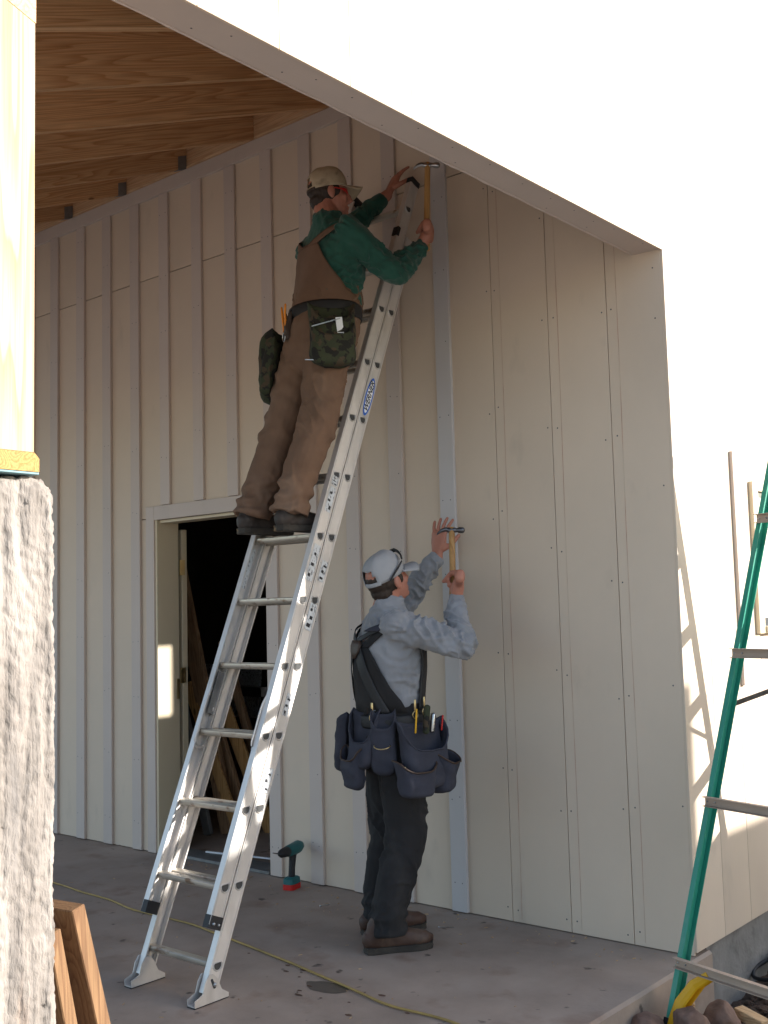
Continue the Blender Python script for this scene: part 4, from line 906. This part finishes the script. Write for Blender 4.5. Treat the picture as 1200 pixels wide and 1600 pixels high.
MB().add(tube([Cb+DF*.055, Cb+DF*.09, Cb+DF*.12, Cb+DF*.135], [.028, .026, .022, .012], Z1, 14)).build('chuck', 'black', dr, True)
MB().add(tube([Cb+DF*.13, Cb+DF*.20+Z1*.02], [.004, .0025], Z1, 8)).build('drill_bit', 'darksteel', dr)
MB().add(tube([D0+Z1*.182+DF*.006, D0+Z1*.155+DF*.010], [.008, .007], DF, 8)).build('trigger', 'black', dr)
MB().add(beam(D0+Z1*.008+DF*.01-DS*.0365, D0+Z1*.024+DF*.01-DS*.0365, .03, .0008, DF)).build('battery_label', 'white', dr)

# ------------------------------------------------------------------ hose, planks, scraps
hp = [(-3.9, -.80), (-3.347, -.844), (-2.86, -.884), (-2.558, -.927), (-2.132, -.931), (-1.449, -1.04), (-1.034, -1.122), (-.704, -1.193), (-.401, -1.195), (-.1, -1.27), (.015, -1.33), (.05, -1.36)]
hs = spline([(x, y_, .0065) for x, y_ in hp], 8); hs = [(x+.006*noise.noise(V((x*3, 1, 0))), y_+.010*noise.noise(V((x*4, 0, 0))), z if x < .03 else z-.1) for x, y_, z in hs]
ho = MB().add(tube(hs, [.005]*len(hs), seg=8)).build('air_hose', 'hose', None, True); tag(ho, 'thin dirty yellow air hose lying across the porch slab', 'hose')
def plank(name, p0, p1, a, b, ref, m, label, cat='plank', group=None):
    o = MB().add(beam(p0, p1, a, b, ref)); ob = o.build(name, m); me = ob.data
    bm = bmesh.new(); bm.from_mesh(me); bmesh.ops.bevel(bm, geom=bm.edges[:], offset=.0025, segments=1, affect='EDGES'); bm.to_mesh(me); bm.free()
    return tag(ob, label, cat, group)
plank('plank', (-.165, -2.75, .003), (-.165, -2.957, .83), .125, .038, (1, .1, 0), 'plank_lit', 'brown board leaning on the pier, front of the two')
plank('plank', (-.16, -2.86, .003), (-.16, -3.02, .79), .115, .036, (1, .15, 0), 'plank_lit', 'brown board leaning on the pier, half hidden behind the other')
# rocks and offcuts in the dirt
def rock(c, r, seed, label):
    v, f = ellipsoid((0, 0, 0), (1, 1, 1), None, 30, 20); out = []
    rnd = random.Random(seed); pl = [(V((rnd.uniform(-1, 1), rnd.uniform(-1, 1), rnd.uniform(-.6, 1))).normalized(), rnd.uniform(.66, .86)) for _ in range(14)]
    for p in v:
        p = V(p)
        for n, d in pl:
            e = p.dot(n)-d
            if e > 0: p = p-n*e
        p = p*(1+.07*noise.noise(p*2.5+V((seed, 0, 0)))+.04*noise.noise(p*6)+.025*noise.noise(p*14))
        out.append(V(c)+V((p.x*r[0], p.y*r[1], p.z*r[2])))
    return tag(mesh_obj('rock', out, f, 'rock', None, True), label, 'rock', 'rocks in the dirt')
rock((.035+.03, -.58, -.10), (.085, .09, .065), 1, 'low brown rock at the front edge of the slab, leftmost of the rocks')
rock((.215, -.50, -.085), (.085, .08, .075), 2, 'large rounded brown rock in front of the stepladder foot')
rock((.26, -.34, -.10), (.075, .07, .07), 3, 'large dark rock just right of the stepladder foot')
rock((.30, .12, -.20), (.05, .05, .035), 4, 'small rock in the dirt below the foundation')
rock((.42, -.44, -.12), (.06, .05, .045), 5, 'rock at the bottom right corner of the photo')
def offcut(c, d, l, a, b, label):
    c, d = V(c), V(d).normalized(); return plank('wood_offcut', c-d*l/2, c+d*l/2, a, b, (0, 0, 1), 'offcut', label, 'offcut', 'lumber scraps in the dirt')
offcut((.125, -.40, -.055), (.8, .45, -.2), .09, .04, .04, 'small wooden block beside the stepladder foot')
offcut((.34, -.26, -.10), (.8, -.25, -.12), .13, .038, .05, 'pale wooden block on the dirt at lower right')
cl = MB(); rnd = random.Random(3)
for _ in range(420):
    x = .03+abs(rnd.gauss(0, .35)); y_ = rnd.uniform(-1.2, .9); r = rnd.uniform(.006, .022)*(1 if rnd.random() < .9 else 1.6)
    v, f = ellipsoid((x, y_, gz(x, y_)+r*.3), (r*rnd.uniform(.7, 1.3), r*rnd.uniform(.7, 1.3), r*.75), Matrix.Rotation(rnd.uniform(0, 6), 3, 'Z'), 7, 5)
    cl.add(([V(p)+V((noise.noise(V(p)*70), noise.noise(V(p)*70+V((9, 0, 0))), 0))*r*.35 for p in v], f))
co = cl.build('dirt_clods', 'dirt'); tag(co, 'loose brown dirt clods heaped along the foundation', 'dirt', kind='stuff')
# black cable heap
for k in range(3):
    pts = [(.10+.03*k+.10*math.cos(t+k)+.02*math.sin(3*t), .72+.02*k+.20*math.sin(t*1.0+k*.7), -.235+.05*abs(math.sin(t*.8+k))+.012*k) for t in [x*.35 for x in range(26)]]
    c = MB().add(tube(spline(pts, 3), [.009-.002*(k == 2)]*(25*3+1), seg=8)).build('cable', 'black', None, True)
    tag(c, ['thick black cable coiled lowest against the foundation', 'black cable coiled in the middle of the heap by the foundation', 'thinner black cable lying on top of the heap by the foundation'][k], 'cable', 'cables by the foundation')
# floor marks (flat dried stains)
def stain(x, y_, rx, ry, m, seed, label, z=.0012):
    k = 26; pts = [(x+rx*math.cos(6.2832*i/k)*(1+.35*noise.noise(V((math.cos(6.2832*i/k)*1.6, math.sin(6.2832*i/k)*1.6, seed)))), y_+ry*math.sin(6.2832*i/k)*(1+.35*noise.noise(V((math.cos(6.2832*i/k)*1.6, math.sin(6.2832*i/k)*1.6, seed+5)))), z) for i in range(k)]
    o = mesh_obj('floor_stain', pts, [list(range(k))], m, slab); return o
stain(-1.01, -1.18, .105, .05, 'stain', 1, '')
rs_ = random.Random(11)
for i in range(16):
    x, y_ = rs_.choice([(-1.15, -1.10), (-.85, -1.2), (-1.9, -1.25), (-.95, -1.25)]); x += rs_.gauss(0, .16); y_ += rs_.gauss(0, .07)
    r = rs_.uniform(.004, .011); stain(x, min(y_, -.1), r*rs_.uniform(1, 2.5), r, 'stain_brown', i, '', .0012+.0004*(i % 5))
for x, y_, l, a, lab_ in ((-1.11, -.26, .07, .5, 'bright nail dropped on the slab near the standing person'), (-1.85, -.30, .05, 1.2, 'short bright nail on the slab left of the standing person')):
    d = V((math.cos(a), math.sin(a), 0)); c = V((x, y_, .004)); o = MB().add(tube([c-d*l/2, c+d*l/2], [.0022, .0016], seg=6)).add(tube([c-d*l/2, c-d*(l/2+.0015)], [.0045, .0045], seg=8)).build('dropped_nail', 'steel', None); tag(o, lab_, 'nail', 'dropped nails')
ch = MB(); rnd = random.Random(21)
for _ in range(190):
    x, y_ = rnd.uniform(-3.4, -.05), rnd.uniform(-1.9, -.03)
    if rnd.random() < .55: y_ = -.03-abs(rnd.gauss(0, .22))
    l, w2, a = rnd.uniform(.004, .018), rnd.uniform(.0015, .004), rnd.uniform(0, 6.28); d = V((math.cos(a), math.sin(a), rnd.uniform(-.1, .1)))
    ch.add(beam(V((x, y_, .0025))-d*l/2, V((x, y_, .0025))+d*l/2, w2, .0015, (0, 0, 1)))
co = ch.build('sawdust_chips', 'offcut'); tag(co, 'pale wood chips and sawdust scattered on the slab', 'wood chips', kind='stuff')
# ------------------------------------------------------------------ inside the doorway
lum = [((-3.64, .66, 0), (-3.90, .42, 1.95), .13, .038, 'plank2', 'tall brown board leaning inside the doorway, the tallest'), ((-3.74, .56, 0), (-3.95, .42, 1.3), .07, .03, 'galv', 'dark metal level leaning at the left inside the doorway'),
       ((-3.49, .62, 0), (-3.90, .52, 1.02), .085, .02, 'plank', 'orange brown board leaning in the middle of the doorway'), ((-3.55, .74, 0), (-3.93, .62, 1.2), .10, .036, 'plank2', 'dull board leaning behind the orange one inside the doorway'),
       ((-3.43, .85, 0), (-3.86, .72, 1.05), .11, .02, 'plank', 'wide board leaning rightmost inside the doorway'), ((-3.50, .95, 0), (-3.90, .85, 1.30), .06, .04, 'plank2', 'narrow stud leaning at the back inside the doorway')]
for a, b, wd, th_, m_, lb in lum: plank('leaning_board', V(a)+V((0, 0, .004)), b, wd, th_, (1, .1, 0), m_, lb, 'board', 'boards inside the doorway')
sh_ = thing('work_stand', (-5.3, 2.3, 0), 'dark tripod work stand in the gloom inside the doorway', 'stand')
for a in (0, 2.1, 4.2): MB().add(tube([(-5.3, 2.3, .75), (-5.3+.35*math.cos(a), 2.3+.35*math.sin(a), 0.01)], [.018, .014], seg=8)).build('leg', 'darksteel', sh_)
MB().add(beam((-5.6, 2.3, .80), (-5.0, 2.3, .80), .08, .1, (0, 0, 1))).build('top_rail', 'darksteel', sh_)
pn = box('pale_panel', -6.4, -5.6, 2.8, 2.83, .5, 1.0, 'label'); pn.rotation_euler = (-.1, 0, 0); tag(pn, 'pale sheet standing at the back of the dark room', 'panel')
stp = MB().add(beam((-3.25, .12, .027), (-2.60, .30, .012), .008, .016, (0, 0, 1))).build('trim_strip', 'white'); tag(stp, 'thin white trim strip lying across the door threshold', 'strip')
# ------------------------------------------------------------------ made-up shed outside the view, added to shade slab and lower wall
blocker = thing('occluder', (5, 4, -.36), 'grey board shed added out of view to shade the slab and lower wall', 'occluder')
bw = MB(); addbox(bw, 5, 8, 2.3, 9, -.36, 2.80); bw.build('low_block', 'blocker', blocker)
bw = MB(); addbox(bw, 5.03, 7.5, 2.3, 4.08, 2.81, 3.50); bw.build('raised_block', 'blocker', blocker)
